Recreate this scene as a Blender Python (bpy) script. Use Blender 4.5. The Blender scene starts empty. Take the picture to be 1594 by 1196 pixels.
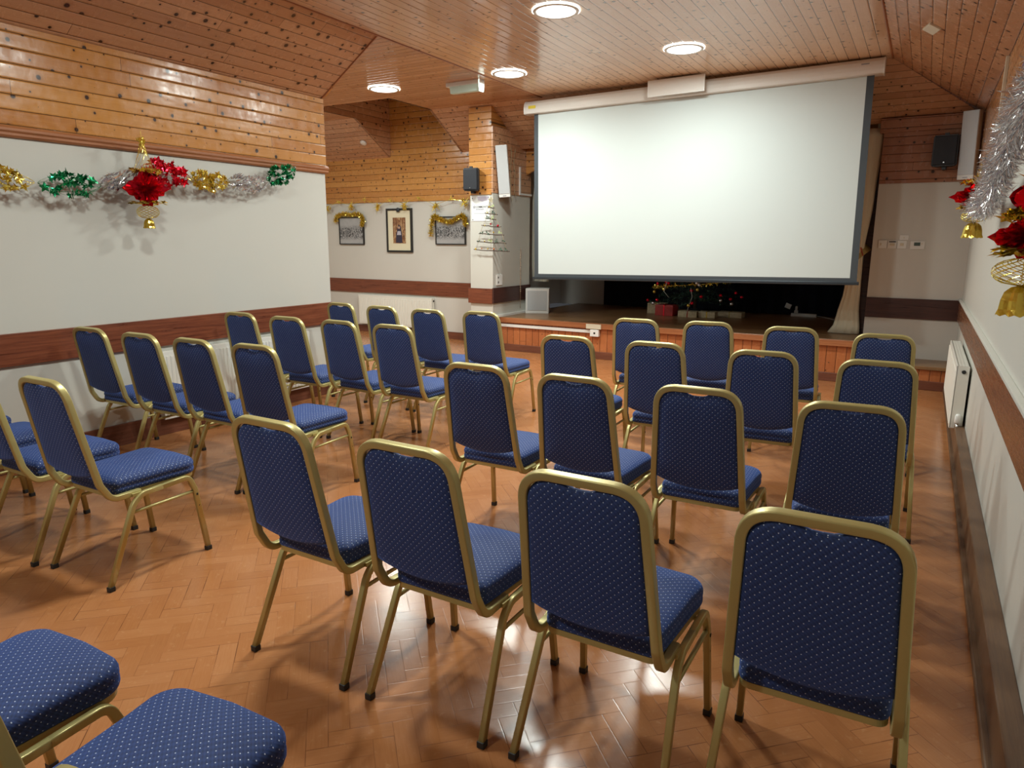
import bpy, bmesh, math, random
from math import sin, cos, pi, radians, sqrt, atan2
from mathutils import Vector, Matrix, noise

scene = bpy.context.scene
C = scene.collection

# ------------------------------------------------------------------ camera
cam_d = bpy.data.cameras.new('camera')
cam = bpy.data.objects.new('camera', cam_d)
C.objects.link(cam)
scene.camera = cam
YAW, PITCH, ROLL, FPX = radians(30.29075), radians(11.61176), radians(0.27311), 1081.229
cam_d.sensor_fit = 'HORIZONTAL'
cam_d.sensor_width = 36.0
cam_d.lens = FPX / 1594 * 36.0
cam_d.clip_start = 0.02
fw = Vector((-sin(YAW) * cos(PITCH), cos(YAW) * cos(PITCH), -sin(PITCH)))
rt = Vector((cos(YAW), sin(YAW), 0))
up = rt.cross(fw)
r2 = cos(ROLL) * rt + sin(ROLL) * up
u2 = -sin(ROLL) * rt + cos(ROLL) * up
M = Matrix((r2, u2, -fw)).transposed().to_4x4()
M.translation = Vector((0, 0, 1.5))
cam.matrix_world = M

# ------------------------------------------------------------------ world / exposure
w = bpy.data.worlds.new('world')
scene.world = w
w.use_nodes = True
w.node_tree.nodes['Background'].inputs[0].default_value = (0.9, 0.93, 1.0, 1)
w.node_tree.nodes['Background'].inputs[1].default_value = 0.05
scene.view_settings.view_transform = 'Standard'
scene.view_settings.look = 'None'
scene.view_settings.exposure = 0.0
scene.view_settings.gamma = 1.0
scene.view_settings.use_curve_mapping = False
scene.cycles.max_bounces = 8
scene.cycles.diffuse_bounces = 5
scene.cycles.glossy_bounces = 4
scene.cycles.sample_clamp_indirect = 4.0
scene.cycles.caustics_reflective = False
scene.cycles.caustics_refractive = False

LAMP_W = 49.0          # watts of every round ceiling panel
LAMP_COL = (0.92, 1.0, 0.95)
# x, y of the round ceiling panels (the first four are in view)
LAMPS = [(-2.66, 5.20), (-2.12, 6.74), (-4.02, 6.79), (-5.69, 6.73),
         (-2.10, 3.65), (-2.66, 2.10), (-2.25, -1.00), (-7.6, 6.2)]  # last one is unseen, added to brighten the annexe

random.seed(7)

# ------------------------------------------------------------------ node helpers
def new_mat(name):
    m = bpy.data.materials.new(name)
    m.use_nodes = True
    nt = m.node_tree
    return m, nt, nt.nodes['Principled BSDF']

class N:
    def __init__(s, nt): s.nt = nt
    def _in(s, sock, v):
        if isinstance(v, bpy.types.NodeSocket): s.nt.links.new(v, sock)
        elif v is not None: sock.default_value = v
    def m(s, op, a, b=None, c=None, clamp=False):
        n = s.nt.nodes.new('ShaderNodeMath'); n.operation = op; n.use_clamp = clamp
        s._in(n.inputs[0], a); s._in(n.inputs[1], b)
        if c is not None: s._in(n.inputs[2], c)
        return n.outputs[0]
    def dot(s, a, v):
        n = s.nt.nodes.new('ShaderNodeVectorMath'); n.operation = 'DOT_PRODUCT'
        s._in(n.inputs[0], a); n.inputs[1].default_value = v
        return n.outputs['Value']
    def pos(s): return s.nt.nodes.new('ShaderNodeNewGeometry').outputs['Position']
    def obj(s): return s.nt.nodes.new('ShaderNodeTexCoord').outputs['Object']
    def uv(s): return s.nt.nodes.new('ShaderNodeTexCoord').outputs['UV']
    def xyz(s, x, y, z=0.0):
        n = s.nt.nodes.new('ShaderNodeCombineXYZ')
        s._in(n.inputs[0], x); s._in(n.inputs[1], y); s._in(n.inputs[2], z)
        return n.outputs[0]
    def sep(s, v):
        n = s.nt.nodes.new('ShaderNodeSeparateXYZ'); s._in(n.inputs[0], v); return n.outputs
    def noise(s, v, scale, detail=3, rough=0.55, dist=0.0):
        n = s.nt.nodes.new('ShaderNodeTexNoise')
        s._in(n.inputs['Vector'], v)
        n.inputs['Scale'].default_value = scale; n.inputs['Detail'].default_value = detail
        n.inputs['Roughness'].default_value = rough; n.inputs['Distortion'].default_value = dist
        return n.outputs[0]
    def white(s, v, dims='1D'):
        n = s.nt.nodes.new('ShaderNodeTexWhiteNoise'); n.noise_dimensions = dims
        if dims == '1D': s._in(n.inputs['W'], v)
        else: s._in(n.inputs['Vector'], v)
        return n.outputs['Value']
    def voro(s, v, scale=1.0, rnd=1.0):
        n = s.nt.nodes.new('ShaderNodeTexVoronoi'); n.voronoi_dimensions = '2D'
        s._in(n.inputs['Vector'], v); n.inputs['Scale'].default_value = scale
        n.inputs['Randomness'].default_value = rnd
        return n.outputs['Distance'], n.outputs['Color']
    def mix(s, f, a, b):
        n = s.nt.nodes.new('ShaderNodeMix'); n.data_type = 'RGBA'
        s._in(n.inputs[0], f); s._in(n.inputs[6], a); s._in(n.inputs[7], b)
        return n.outputs[2]
    def ramp(s, f, stops):
        n = s.nt.nodes.new('ShaderNodeValToRGB'); s._in(n.inputs[0], f)
        e = n.color_ramp.elements
        while len(e) < len(stops): e.new(0.5)
        for k, (p, c) in enumerate(stops):
            e[k].position = p; e[k].color = c if len(c) == 4 else (*c, 1)
        return n.outputs[0]
    def rng(s, v, a, b, c, d):
        n = s.nt.nodes.new('ShaderNodeMapRange'); s._in(n.inputs[0], v)
        for k, x in enumerate((a, b, c, d)): n.inputs[k + 1].default_value = x
        return n.outputs[0]
    def bump(s, h, strength, dist, bsdf):
        n = s.nt.nodes.new('ShaderNodeBump'); s._in(n.inputs['Height'], h)
        n.inputs['Strength'].default_value = strength; n.inputs['Distance'].default_value = dist
        s.nt.links.new(n.outputs[0], bsdf.inputs['Normal'])
def col(c): return (*c, 1.0)

def plain(name, c, rough=0.5, metal=0.0, bump=0.0, bscale=60, var=0.0, coat=0.0, sheen=0.0):
    m, nt, b = new_mat(name); n = N(nt)
    b.inputs['Roughness'].default_value = rough; b.inputs['Metallic'].default_value = metal
    b.inputs['Coat Weight'].default_value = coat; b.inputs['Sheen Weight'].default_value = sheen
    p = n.obj()
    nz = n.noise(p, bscale, 4)
    v = var if var else 0.03
    nt.links.new(n.mix(nz, col([x * (1 - v) for x in c]), col([min(1, x * (1 + v)) for x in c])), b.inputs['Base Color'])
    if bump: n.bump(nz, bump, 0.002, b)
    return m

def pine(name, along, across, light, dark, bw=0.092, off=0.0, rough=(0.16, 0.34), knots=1.0, bump=0.5):
    """varnished tongue-and-groove pine; along / across are world directions"""
    m, nt, b = new_mat(name); n = N(nt)
    P = n.pos()
    t = n.m('ADD', n.m('DIVIDE', n.dot(P, across), bw), off)
    bid = n.m('FLOOR', t); fr = n.m('FRACT', t)
    r1 = n.white(bid); r2_ = n.white(n.m('ADD', bid, 57.3))
    s = n.m('ADD', n.dot(P, along), n.m('MULTIPLY', r1, 37.0))
    # plank ends
    seg = n.m('FLOOR', n.m('DIVIDE', s, 2.6)); sfr = n.m('FRACT', n.m('DIVIDE', s, 2.6))
    r3 = n.white(n.xyz(bid, seg, 0.0), '3D')
    sv = n.xyz(n.m('MULTIPLY', s, 0.9), n.m('ADD', n.m('MULTIPLY', t, bw * 22), n.m('MULTIPLY', r3, 90.0)), r3)
    grain = n.noise(sv, 2.6, 5, 0.62, 1.2)
    fine = n.noise(n.xyz(n.m('MULTIPLY', s, 5), n.m('MULTIPLY', t, bw * 260), r3), 1.0, 2)
    rings = n.m('FRACT', n.m('MULTIPLY', grain, 6.0))
    tone = n.m('ADD', n.m('MULTIPLY', grain, 0.55), n.m('ADD', n.m('MULTIPLY', r3, 0.42), n.m('MULTIPLY', rings, 0.12)))
    tone = n.m('ADD', tone, n.m('MULTIPLY', fine, 0.14))
    base = n.mix(n.rng(tone, 0.32, 0.95, 0, 1), col(light), col(dark))
    # knots
    kv = n.xyz(n.m('MULTIPLY', s, 9.5), n.m('ADD', n.m('MULTIPLY', bid, 1.0), n.m('MULTIPLY', fr, 0.85)), 0.0)
    kd, kc = n.voro(kv, 1.0)
    kr = n.m('POWER', n.sep(kc)[0], 1.8)
    krad = n.m('MULTIPLY', kr, 0.19 * knots)
    kn = n.m('SUBTRACT', 1.0, n.m('DIVIDE', kd, n.m('ADD', krad, 0.0001)), clamp=True)
    halo = n.m('SUBTRACT', 1.0, n.m('DIVIDE', kd, n.m('ADD', n.m('MULTIPLY', krad, 2.3), 0.0001)), clamp=True)
    c1 = n.mix(n.m('MULTIPLY', halo, 0.5), base, col([x * 0.55 for x in dark]))
    c2 = n.mix(n.m('MULTIPLY', kn, 2.6, clamp=True), c1, col((0.035, 0.014, 0.008)))
    # joints
    e = n.m('MINIMUM', fr, n.m('SUBTRACT', 1.0, fr))
    jm = n.m('LESS_THAN', e, 0.028)
    je = n.m('LESS_THAN', n.m('MINIMUM', sfr, n.m('SUBTRACT', 1.0, sfr)), 0.0006)
    joint = n.m('MAXIMUM', jm, je)
    c3 = n.mix(joint, c2, col([x * 0.22 for x in dark]))
    nt.links.new(c3, b.inputs['Base Color'])
    blot = n.noise(n.xyz(n.m('MULTIPLY', s, 14), n.m('MULTIPLY', t, 0.7), r3), 1.0, 3)
    nt.links.new(n.rng(blot, 0.3, 0.75, rough[0], rough[1]), b.inputs['Roughness'])
    hgt = n.m('ADD', n.m('MULTIPLY', n.rng(e, 0.0, 0.10, 0, 1), 1.2),
              n.m('ADD', n.m('MULTIPLY', n.noise(n.xyz(n.m('MULTIPLY', s, 3.0), n.m('MULTIPLY', t, 0.8), r3), 1.0, 2), 1.1),
                  n.m('MULTIPLY', blot, 0.35)))
    n.bump(hgt, bump, 0.004, b)
    b.inputs['Specular IOR Level'].default_value = 0.55
    return m

def mahogany(name, along, across, light, dark, rough=0.25):
    m, nt, b = new_mat(name); n = N(nt)
    P = n.pos()
    s = n.dot(P, along); t = n.dot(P, across)
    g = n.noise(n.xyz(n.m('MULTIPLY', s, 1.6), n.m('MULTIPLY', t, 38), 0.0), 1.6, 6, 0.65, 0.7)
    g2 = n.noise(n.xyz(n.m('MULTIPLY', s, 14), n.m('MULTIPLY', t, 260), 0.0), 1.0, 2)
    f = n.m('ADD', n.m('MULTIPLY', g, 0.8), n.m('MULTIPLY', g2, 0.2))
    nt.links.new(n.mix(n.rng(f, 0.33, 0.67, 0, 1), col(dark), col(light)), b.inputs['Base Color'])
    nt.links.new(n.rng(g, 0.3, 0.7, rough, rough + 0.15), b.inputs['Roughness'])
    n.bump(f, 0.15, 0.002, b)
    return m

def painted_wall(name, c):
    m, nt, b = new_mat(name); n = N(nt); P = n.pos()
    big = n.noise(P, 0.9, 3); small = n.noise(P, 140, 2); mid = n.noise(P, 18, 3)
    nt.links.new(n.mix(n.rng(big, 0.3, 0.7, 0, 1), col([x * 0.965 for x in c]), col(c)), b.inputs['Base Color'])
    b.inputs['Roughness'].default_value = 0.42
    n.bump(n.m('ADD', n.m('MULTIPLY', small, 0.4), mid), 0.12, 0.003, b)
    return m

def herringbone(name):
    m, nt, b = new_mat(name); n = N(nt); P = n.pos()
    W, K = 0.066, 3.0
    h = sqrt(0.5)
    u = n.m('DIVIDE', n.dot(P, (h, h, 0)), W); v = n.m('DIVIDE', n.dot(P, (-h, h, 0)), W)
    i = n.m('FLOOR', u); j = n.m('FLOOR', v)
    fu = n.m('FRACT', u); fv = n.m('FRACT', v)
    d = n.m('FLOORED_MODULO', n.m('ADD', n.m('SUBTRACT', i, j), 0.001), 2 * K)
    d = n.m('FLOOR', n.m('ADD', d, 0.01))
    hz = n.m('LESS_THAN', d, K - 0.5)
    nh = n.m('SUBTRACT', 1.0, hz)
    e = n.m('SUBTRACT', 2 * K - 1, d)
    def sel(a, b_): return n.m('ADD', n.m('MULTIPLY', a, hz), n.m('MULTIPLY', b_, nh))
    lng = sel(n.m('ADD', d, fu), n.m('ADD', e, fv))         # 0..K along the block
    crs = sel(fv, fu)
    ida = sel(n.m('SUBTRACT', i, d), n.m('ADD', i, 311.0))
    idb = sel(j, n.m('SUBTRACT', j, e))
    rnd = n.white(n.xyz(ida, idb, 0.0), '3D'); rnd2 = n.white(n.xyz(idb, ida, 3.0), '3D')
    ed = n.m('MINIMUM', n.m('MINIMUM', crs, n.m('SUBTRACT', 1.0, crs)), n.m('MINIMUM', lng, n.m('SUBTRACT', K, lng)))
    grain = n.noise(n.xyz(n.m('MULTIPLY', lng, 0.35), n.m('MULTIPLY', crs, 5.0), n.m('MULTIPLY', rnd, 60)), 2.2, 4, 0.6, 0.6)
    wear = n.noise(P, 1.3, 4, 0.6)
    spots = n.noise(P, 34, 3, 0.6)
    tone = n.m('ADD', n.m('ADD', n.m('MULTIPLY', rnd, 0.16), 0.08), n.m('ADD', n.m('MULTIPLY', grain, 0.30), n.m('MULTIPLY', wear, 0.50)))
    base = n.ramp(tone, [(0.30, (0.31, 0.115, 0.038)), (0.55, (0.39, 0.155, 0.055)), (0.80, (0.46, 0.205, 0.085))])
    base = n.mix(n.rng(spots, 0.60, 0.82, 0, 0.35), base, col((0.62, 0.36, 0.18)))
    gate = n.m('MULTIPLY', n.rng(rnd2, 0.35, 0.75, 0.12, 0.8), n.rng(n.noise(P, 7, 2), 0.4, 0.6, 0.35, 1.0))
    joint = n.m('MULTIPLY', n.m('LESS_THAN', ed, 0.022), gate)
    base = n.mix(joint, base, col((0.10, 0.03, 0.012)))
    # worn border strip along the right-hand wall
    nt.links.new(base, b.inputs['Base Color'])
    rg = n.m('ADD', n.m('MULTIPLY', n.noise(P, 3.0, 5, 0.65), 0.16), n.m('ADD', n.m('MULTIPLY', spots, 0.10), 0.09))
    nt.links.new(rg, b.inputs['Roughness'])
    b.inputs['Specular IOR Level'].default_value = 0.5
    n.bump(n.m('ADD', n.m('MULTIPLY', n.rng(ed, 0, 0.05, 0, 1), 0.35), n.m('ADD', n.m('MULTIPLY', n.noise(P, 22, 3), 0.5), n.m('MULTIPLY', rnd, 0.2))), 0.22, 0.0015, b)
    return m

def fabric(name, c_dark, c_light, dotc):
    m, nt, b = new_mat(name); n = N(nt)
    uv = n.uv()
    s = n.sep(uv)
    def lattice(pitch, ox=0.0, oy=0.0):
        a = n.m('SUBTRACT', n.m('FRACT', n.m('ADD', n.m('DIVIDE', s[0], pitch), ox)), 0.5)
        b_ = n.m('SUBTRACT', n.m('FRACT', n.m('ADD', n.m('DIVIDE', s[1], pitch), oy)), 0.5)
        return n.m('MULTIPLY', n.m('SQRT', n.m('ADD', n.m('MULTIPLY', a, a), n.m('MULTIPLY', b_, b_))), pitch)
    dd = n.m('MINIMUM', lattice(0.0215), lattice(0.0215, 0.5, 0.5))
    dots = n.m('LESS_THAN', dd, 0.0014)
    # woven basket damask
    wv = n.m('ADD', n.m('SINE', n.m('MULTIPLY', n.m('ADD', s[0], s[1]), 2 * pi / 0.01075)),
             n.m('SINE', n.m('MULTIPLY', n.m('SUBTRACT', s[0], s[1]), 2 * pi / 0.0215)))
    fz = n.noise(n.xyz(s[0], s[1], 0.0), 420, 2)
    base = n.mix(n.rng(n.m('ADD', n.m('MULTIPLY', wv, 0.35), n.m('MULTIPLY', fz, 0.6)), -0.6, 1.1, 0, 1), col(c_dark), col(c_light))
    nt.links.new(n.mix(dots, base, col(dotc)), b.inputs['Base Color'])
    b.inputs['Roughness'].default_value = 0.75
    b.inputs['Sheen Weight'].default_value = 0.45
    b.inputs['Sheen Roughness'].default_value = 0.5
    b.inputs['Sheen Tint'].default_value = (0.14, 0.32, 1.0, 1)
    n.bump(n.m('ADD', n.m('MULTIPLY', wv, 0.25), n.m('MULTIPLY', fz, 0.5)), 0.35, 0.0012, b)
    return m

def emis(name, c, s):
    m, nt, b = new_mat(name)
    b.inputs['Base Color'].default_value = col(c)
    b.inputs['Emission Color'].default_value = col(c); b.inputs['Emission Strength'].default_value = s
    return m

Z = (0, 0, 1); X = (1, 0, 0); Y = (0, 1, 0)
HONEY_L, HONEY_D = (0.60, 0.285, 0.075), (0.42, 0.160, 0.036)
RED_L, RED_D = (0.63, 0.355, 0.20), (0.44, 0.215, 0.11)  # redder than the wall pine; lighting difference put into the base colour
def slope(a): return (cos(a), 0, sin(a))
AL = atan2(0.46, 0.71); AR = atan2(0.46, 0.855); AC = atan2(0.49, 0.80)
MT = {}
MT['pine_wall_y'] = pine('pine cladding along left wall', Y, Z, HONEY_L, HONEY_D, off=0.13)
MT['pine_wall_x'] = pine('pine cladding along back wall', X, Z, HONEY_L, HONEY_D, bw=0.088, off=0.2)
MT['pine_wall_xd'] = pine('pine cladding by the stage', X, Z, (0.44, 0.21, 0.115), (0.30, 0.12, 0.065), bw=0.088, off=0.35)
MT['pine_side_y'] = pine('pine cladding on pier side', Y, Z, RED_L, RED_D, bw=0.088, off=0.2)
MT['pine_flat_y'] = pine('pine ceiling boards lengthways', Y, X, (0.80, 0.57, 0.39), (0.66, 0.43, 0.27), bw=0.094, rough=(0.10, 0.24), knots=0.8, bump=0.28)
MT['pine_flat_x'] = pine('pine ceiling boards crossways', X, Y, RED_L, RED_D, bw=0.094, off=0.4, rough=(0.14, 0.28), knots=0.6)
MT['pine_slope_l'] = pine('pine boards on left slope', Y, (cos(AL), 0, sin(AL)), RED_L, RED_D, bw=0.094, off=0.3, knots=1.15)
MT['pine_slope_r'] = pine('pine boards on right slope', Y, (-cos(AR), 0, sin(AR)), RED_L, RED_D, bw=0.094, off=0.3)
MT['pine_slope_c'] = pine('pine boards on far slope', X, (0, -cos(AC), sin(AC)), RED_L, RED_D, bw=0.094, off=0.1, knots=0.7)
MT['pine_wall_r'] = pine('pine cladding along right wall', Y, Z, (0.50, 0.25, 0.10), (0.36, 0.15, 0.06), off=0.5)
MT['pine_up'] = pine('upright pine boards on stage front', Z, X, (0.50, 0.17, 0.06), (0.34, 0.10, 0.035), bw=0.10, off=0.3, knots=0.4)
MT['dado_y'] = mahogany('mahogany along y', Y, Z, (0.26, 0.075, 0.032), (0.10, 0.026, 0.014))
MT['dado_x'] = mahogany('mahogany along x', X, Z, (0.26, 0.075, 0.032), (0.10, 0.026, 0.014))
MT['dado_dark'] = mahogany('dark mahogany', X, Z, (0.085, 0.030, 0.022), (0.035, 0.014, 0.012))
MT['dado_dark_y'] = mahogany('dark mahogany lengthways', Y, Z, (0.085, 0.030, 0.022), (0.035, 0.014, 0.012))
MT['dado_r'] = mahogany('worn brown board', Y, Z, (0.24, 0.10, 0.045), (0.13, 0.048, 0.024), 0.2)
MT['skirt_y'] = mahogany('brown skirting y', Y, Z, (0.20, 0.07, 0.04), (0.11, 0.035, 0.02))
MT['skirt_x'] = mahogany('brown skirting x', X, Z, (0.20, 0.07, 0.04), (0.11, 0.035, 0.02))
MT['plinth'] = mahogany('worn brown plinth', Y, X, (0.17, 0.095, 0.05), (0.09, 0.045, 0.025), 0.35)
MT['pinetrim'] = mahogany('stained pine moulding', Y, Z, (0.42, 0.17, 0.07), (0.28, 0.10, 0.04))
MT['pinetrim_x'] = mahogany('stained pine nosing', X, Z, (0.46, 0.18, 0.07), (0.30, 0.10, 0.04))
MT['stage_top'] = mahogany('brown stage boards', X, Y, (0.30, 0.165, 0.075), (0.18, 0.095, 0.042), 0.25)
MT['cream'] = painted_wall('cream wall paint', (0.58, 0.57, 0.515))
MT['cream2'] = painted_wall('pale wall paint', (0.62, 0.60, 0.55))
MT['floor'] = herringbone('herringbone parquet')
MT['fabric'] = fabric('blue dotted chair fabric', (0.0068, 0.0165, 0.068), (0.022, 0.050, 0.185), (0.55, 0.63, 0.80))
MT['gold'] = plain('gold painted tube', (0.50, 0.43, 0.175), 0.36, 0.45, 0.05, 90)
MT['rubber'] = plain('black rubber foot', (0.015, 0.015, 0.015), 0.6)
MT['white_plastic'] = plain('white plastic', (0.76, 0.76, 0.73), 0.35)
MT['ivory_plastic'] = plain('ivory plastic', (0.66, 0.60, 0.46), 0.4)
MT['white_metal'] = plain('white enamel', (0.78, 0.77, 0.70), 0.3)
MT['enamel_shadow'] = plain('grey enamel slot', (0.30, 0.30, 0.28), 0.5)
MT['grille'] = plain('pale grey speaker grille', (0.52, 0.54, 0.55), 0.5, 0.1, 0.4, 500)
MT['black_plastic'] = plain('charcoal plastic', (0.020, 0.024, 0.030), 0.45)
MT['black_grille'] = plain('charcoal perforated grille', (0.014, 0.016, 0.022), 0.55, 0.2, 0.6, 400)
MT['screen'] = plain('white projection fabric', (0.57, 0.625, 0.615), 0.85, 0, 0.05, 300, 0.01)
MT['screen_black'] = plain('dark slate screen border', (0.045, 0.055, 0.065), 0.6)
MT['alu'] = plain('black aluminium bar', (0.05, 0.06, 0.07), 0.3, 0.6)
MT['case'] = plain('ivory enamel housing', (0.74, 0.72, 0.68), 0.22)
MT['yellow'] = plain('yellow sticker', (0.75, 0.60, 0.05), 0.5)
MT['curtain'] = plain('cream curtain cloth', (0.74, 0.68, 0.52), 0.85, 0, 0.25, 180, 0.06, sheen=0.3)
MT['pale_drape'] = plain('pale grey curtain cloth', (0.55, 0.55, 0.47), 0.85, 0, 0.25, 180, 0.06)
MT['backdrop'] = plain('black stage cloth', (0.012, 0.013, 0.026), 0.95, 0, 0.2, 120)
MT['glass'] = emis('led diffuser', (1.0, 0.97, 0.92), 6.0)
MT['edge_glow'] = emis('added edge glow', (0.95, 1.0, 0.95), 9.0)
MT['picblack'] = plain('black frame', (0.015, 0.013, 0.012), 0.4)
MT['matboard'] = plain('cream mount', (0.72, 0.66, 0.48), 0.8)
MT['paper'] = plain('white sheet', (0.78, 0.80, 0.79), 0.4)
MT['ink'] = plain('black ink', (0.03, 0.03, 0.04), 0.6)
MT['greyink'] = plain('grey ink', (0.33, 0.34, 0.38), 0.6)
MT['lilac'] = plain('lilac tint', (0.50, 0.46, 0.55), 0.5)
MT['twig'] = plain('brown twig', (0.08, 0.05, 0.035), 0.8, 0, 0.4, 80, 0.3)
MT['cord'] = plain('jute cord', (0.42, 0.33, 0.20), 0.8)
MT['needles'] = plain('dark green needles', (0.045, 0.105, 0.070), 0.7, var=0.4, bscale=9)
MT['chrome'] = plain('chrome', (0.6, 0.6, 0.6), 0.2, 1.0)
MT['lcd'] = plain('lcd glass', (0.06, 0.09, 0.08), 0.2)
MT['sash'] = plain('striped sash red', (0.35, 0.06, 0.04), 0.8)
MT['sash2'] = plain('striped sash gold', (0.42, 0.32, 0.12), 0.8)
MT['ginger'] = plain('orange brown berry', (0.45, 0.14, 0.05), 0.5)
MT['leafpale'] = plain('pale green leaf', (0.42, 0.50, 0.22), 0.6)
MT['parcel'] = plain('cream patterned wrapping', (0.50, 0.42, 0.27), 0.6, var=0.45, bscale=38)
MT['parcel_red'] = plain('red wrapping', (0.42, 0.03, 0.03), 0.35, var=0.3, bscale=20)
def foil(name, c, rough=0.16): 
    m = plain(name, c, rough, 0.85, 0.5, 55, 0.12); return m
MT['foil_gold'] = foil('gold foil', (0.92, 0.72, 0.14))
MT['foil_red'] = foil('red foil', (0.85, 0.02, 0.05))
MT['foil_green'] = foil('green foil', (0.02, 0.34, 0.14))
MT['foil_silver'] = foil('silver foil', (0.80, 0.81, 0.84))

# ------------------------------------------------------------------ mesh helpers
def link(name, bm, mat, parent=None, smooth=False, kind=None):
    me = bpy.data.meshes.new(name)
    bmesh.ops.recalc_face_normals(bm, faces=bm.faces)
    bm.to_mesh(me); bm.free()
    if smooth:
        for p in me.polygons: p.use_smooth = True
    me.materials.append(MT[mat] if isinstance(mat, str) else mat)
    o = bpy.data.objects.new(name, me)
    C.objects.link(o)
    if parent: o.parent = parent
    if kind: o['kind'] = kind
    return o

def tag(o, label, cat, group=None):
    o['label'] = label; o['category'] = cat
    if group: o['group'] = group
    return o

def empty(name, label, cat, loc=(0, 0, 0), rz=0.0, group=None):
    o = bpy.data.objects.new(name, None)
    o.empty_display_size = 0.1
    C.objects.link(o)
    o.location = loc; o.rotation_euler = (0, 0, rz)
    return tag(o, label, cat, group)

def box(bm, x0, x1, y0, y1, z0, z1, bev=0.0, seg=2):
    vs = [bm.verts.new((x, y, z)) for z in (z0, z1) for y in (y0, y1) for x in (x0, x1)]
    fs = [(0, 2, 3, 1), (4, 5, 7, 6), (0, 1, 5, 4), (2, 6, 7, 3), (0, 4, 6, 2), (1, 3, 7, 5)]
    faces = [bm.faces.new([vs[i] for i in f]) for f in fs]
    if bev:
        es = list({e for f in faces for e in f.edges})
        bmesh.ops.bevel(bm, geom=es, offset=bev, segments=seg, affect='EDGES', profile=0.6)
    return bm

def nb(): return bmesh.new()
def bx(*a, **k): return box(bmesh.new(), *a, **k)

def prism(bm, pts, axis, a, b):
    """polygon pts (2-D) extruded along axis from a to b"""
    def mk(p, t):
        if axis == 'x': return (t, p[0], p[1])
        if axis == 'y': return (p[0], t, p[1])
        return (p[0], p[1], t)
    A = [bm.verts.new(mk(p, a)) for p in pts]; B = [bm.verts.new(mk(p, b)) for p in pts]
    bm.faces.new(A); bm.faces.new(B[::-1])
    n_ = len(pts)
    for i in range(n_): bm.faces.new((A[i], A[(i + 1) % n_], B[(i + 1) % n_], B[i]))
    return bm

def slab(bm, pts, thick, nrm):
    """planar polygon (3-D) with thickness along nrm"""
    nv = Vector(nrm).normalized() * thick
    A = [bm.verts.new(p) for p in pts]; B = [bm.verts.new(Vector(p) + nv) for p in pts]
    bm.faces.new(A); bm.faces.new(B[::-1])
    for i in range(len(pts)): bm.faces.new((A[i], A[(i + 1) % len(pts)], B[(i + 1) % len(pts)], B[i]))
    return bm

def tube(bm, pts, w, h=None, seg=12, square=0.0, side=Vector((1, 0, 0)), caps=True, taper=None):
    """sweep a rounded profile (w across side, h across the other) along pts"""
    h = h or w
    pts = [Vector(p) for p in pts]
    n_ = len(pts)
    prof = []
    if square:
        r_ = min(w, h) * square
        for q, (sx, sy) in enumerate(((1, 1), (-1, 1), (-1, -1), (1, -1))):
            for k in range(5):
                a = q * pi / 2 + k * pi / 8
                prof.append((sx * (w / 2 - r_) + r_ * cos(a), sy * (h / 2 - r_) + r_ * sin(a)))
        seg = len(prof)
    else:
        for k in range(seg):
            a = 2 * pi * (k + 0.5) / seg
            prof.append((cos(a) * w / 2, sin(a) * h / 2))
    rings = []
    sv = Vector(side)
    for i in range(n_):
        t = (pts[min(i + 1, n_ - 1)] - pts[max(i - 1, 0)]).normalized()
        sv = (sv - t * sv.dot(t))
        if sv.length < 1e-5: sv = t.orthogonal()
        sv.normalize()
        o_ = t.cross(sv)
        k_ = taper[i] if taper else 1.0
        rings.append([bm.verts.new(pts[i] + sv * (a * k_) + o_ * (b * k_)) for a, b in prof])
    for i in range(n_ - 1):
        for k in range(seg):
            bm.faces.new((rings[i][k], rings[i][(k + 1) % seg], rings[i + 1][(k + 1) % seg], rings[i + 1][k]))
    if caps:
        bm.faces.new(rings[0][::-1]); bm.faces.new(rings[-1])
    return bm

def fillet(pts, radii, seg=6):
    """round the corners of a polyline"""
    pts = [Vector(p) for p in pts]
    out = [pts[0]]
    for i in range(1, len(pts) - 1):
        r = radii[i] if isinstance(radii, (list, tuple)) else radii
        a = (pts[i - 1] - pts[i]); b = (pts[i + 1] - pts[i])
        la, lb = a.length, b.length
        a.normalize(); b.normalize()
        ang = a.angle(b)
        d = min(r / math.tan(ang / 2), la * 0.49, lb * 0.49)
        p0 = pts[i] + a * d; p1 = pts[i] + b * d
        for k in range(seg + 1):
            t = k / seg
            out.append((1 - t) ** 2 * p0 * 1 + 2 * (1 - t) * t * (pts[i] * 0.9 + (p0 + p1) * 0.05) + t ** 2 * p1)
    out.append(pts[-1])
    return out

def lathe(bm, prof, seg=24, cx=0, cy=0, cz=0, axis='z'):
    rings = []
    for r, z in prof:
        ring = []
        for k in range(seg):
            a = 2 * pi * k / seg
            if axis == 'z': p = (cx + r * cos(a), cy + r * sin(a), cz + z)
            elif axis == 'y': p = (cx + r * cos(a), cy + z, cz + r * sin(a))
            else: p = (cx + z, cy + r * cos(a), cz + r * sin(a))
            ring.append(bm.verts.new(p))
        rings.append(ring)
    for i in range(len(rings) - 1):
        for k in range(seg):
            bm.faces.new((rings[i][k], rings[i][(k + 1) % seg], rings[i + 1][(k + 1) % seg], rings[i + 1][k]))
    bm.faces.new(rings[0][::-1]); bm.faces.new(rings[-1])
    return bm

def ball(bm, c, r, u=12, v=8, sq=(1, 1, 1)):
    bmesh.ops.create_uvsphere(bm, u_segments=u, v_segments=v, radius=r,
                              matrix=Matrix.Translation(c) @ Matrix.Diagonal((*sq, 1)))
    return bm

def struct(name, bm, mat, smooth=False):
    return link(name, bm, mat, None, smooth, 'structure')

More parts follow.
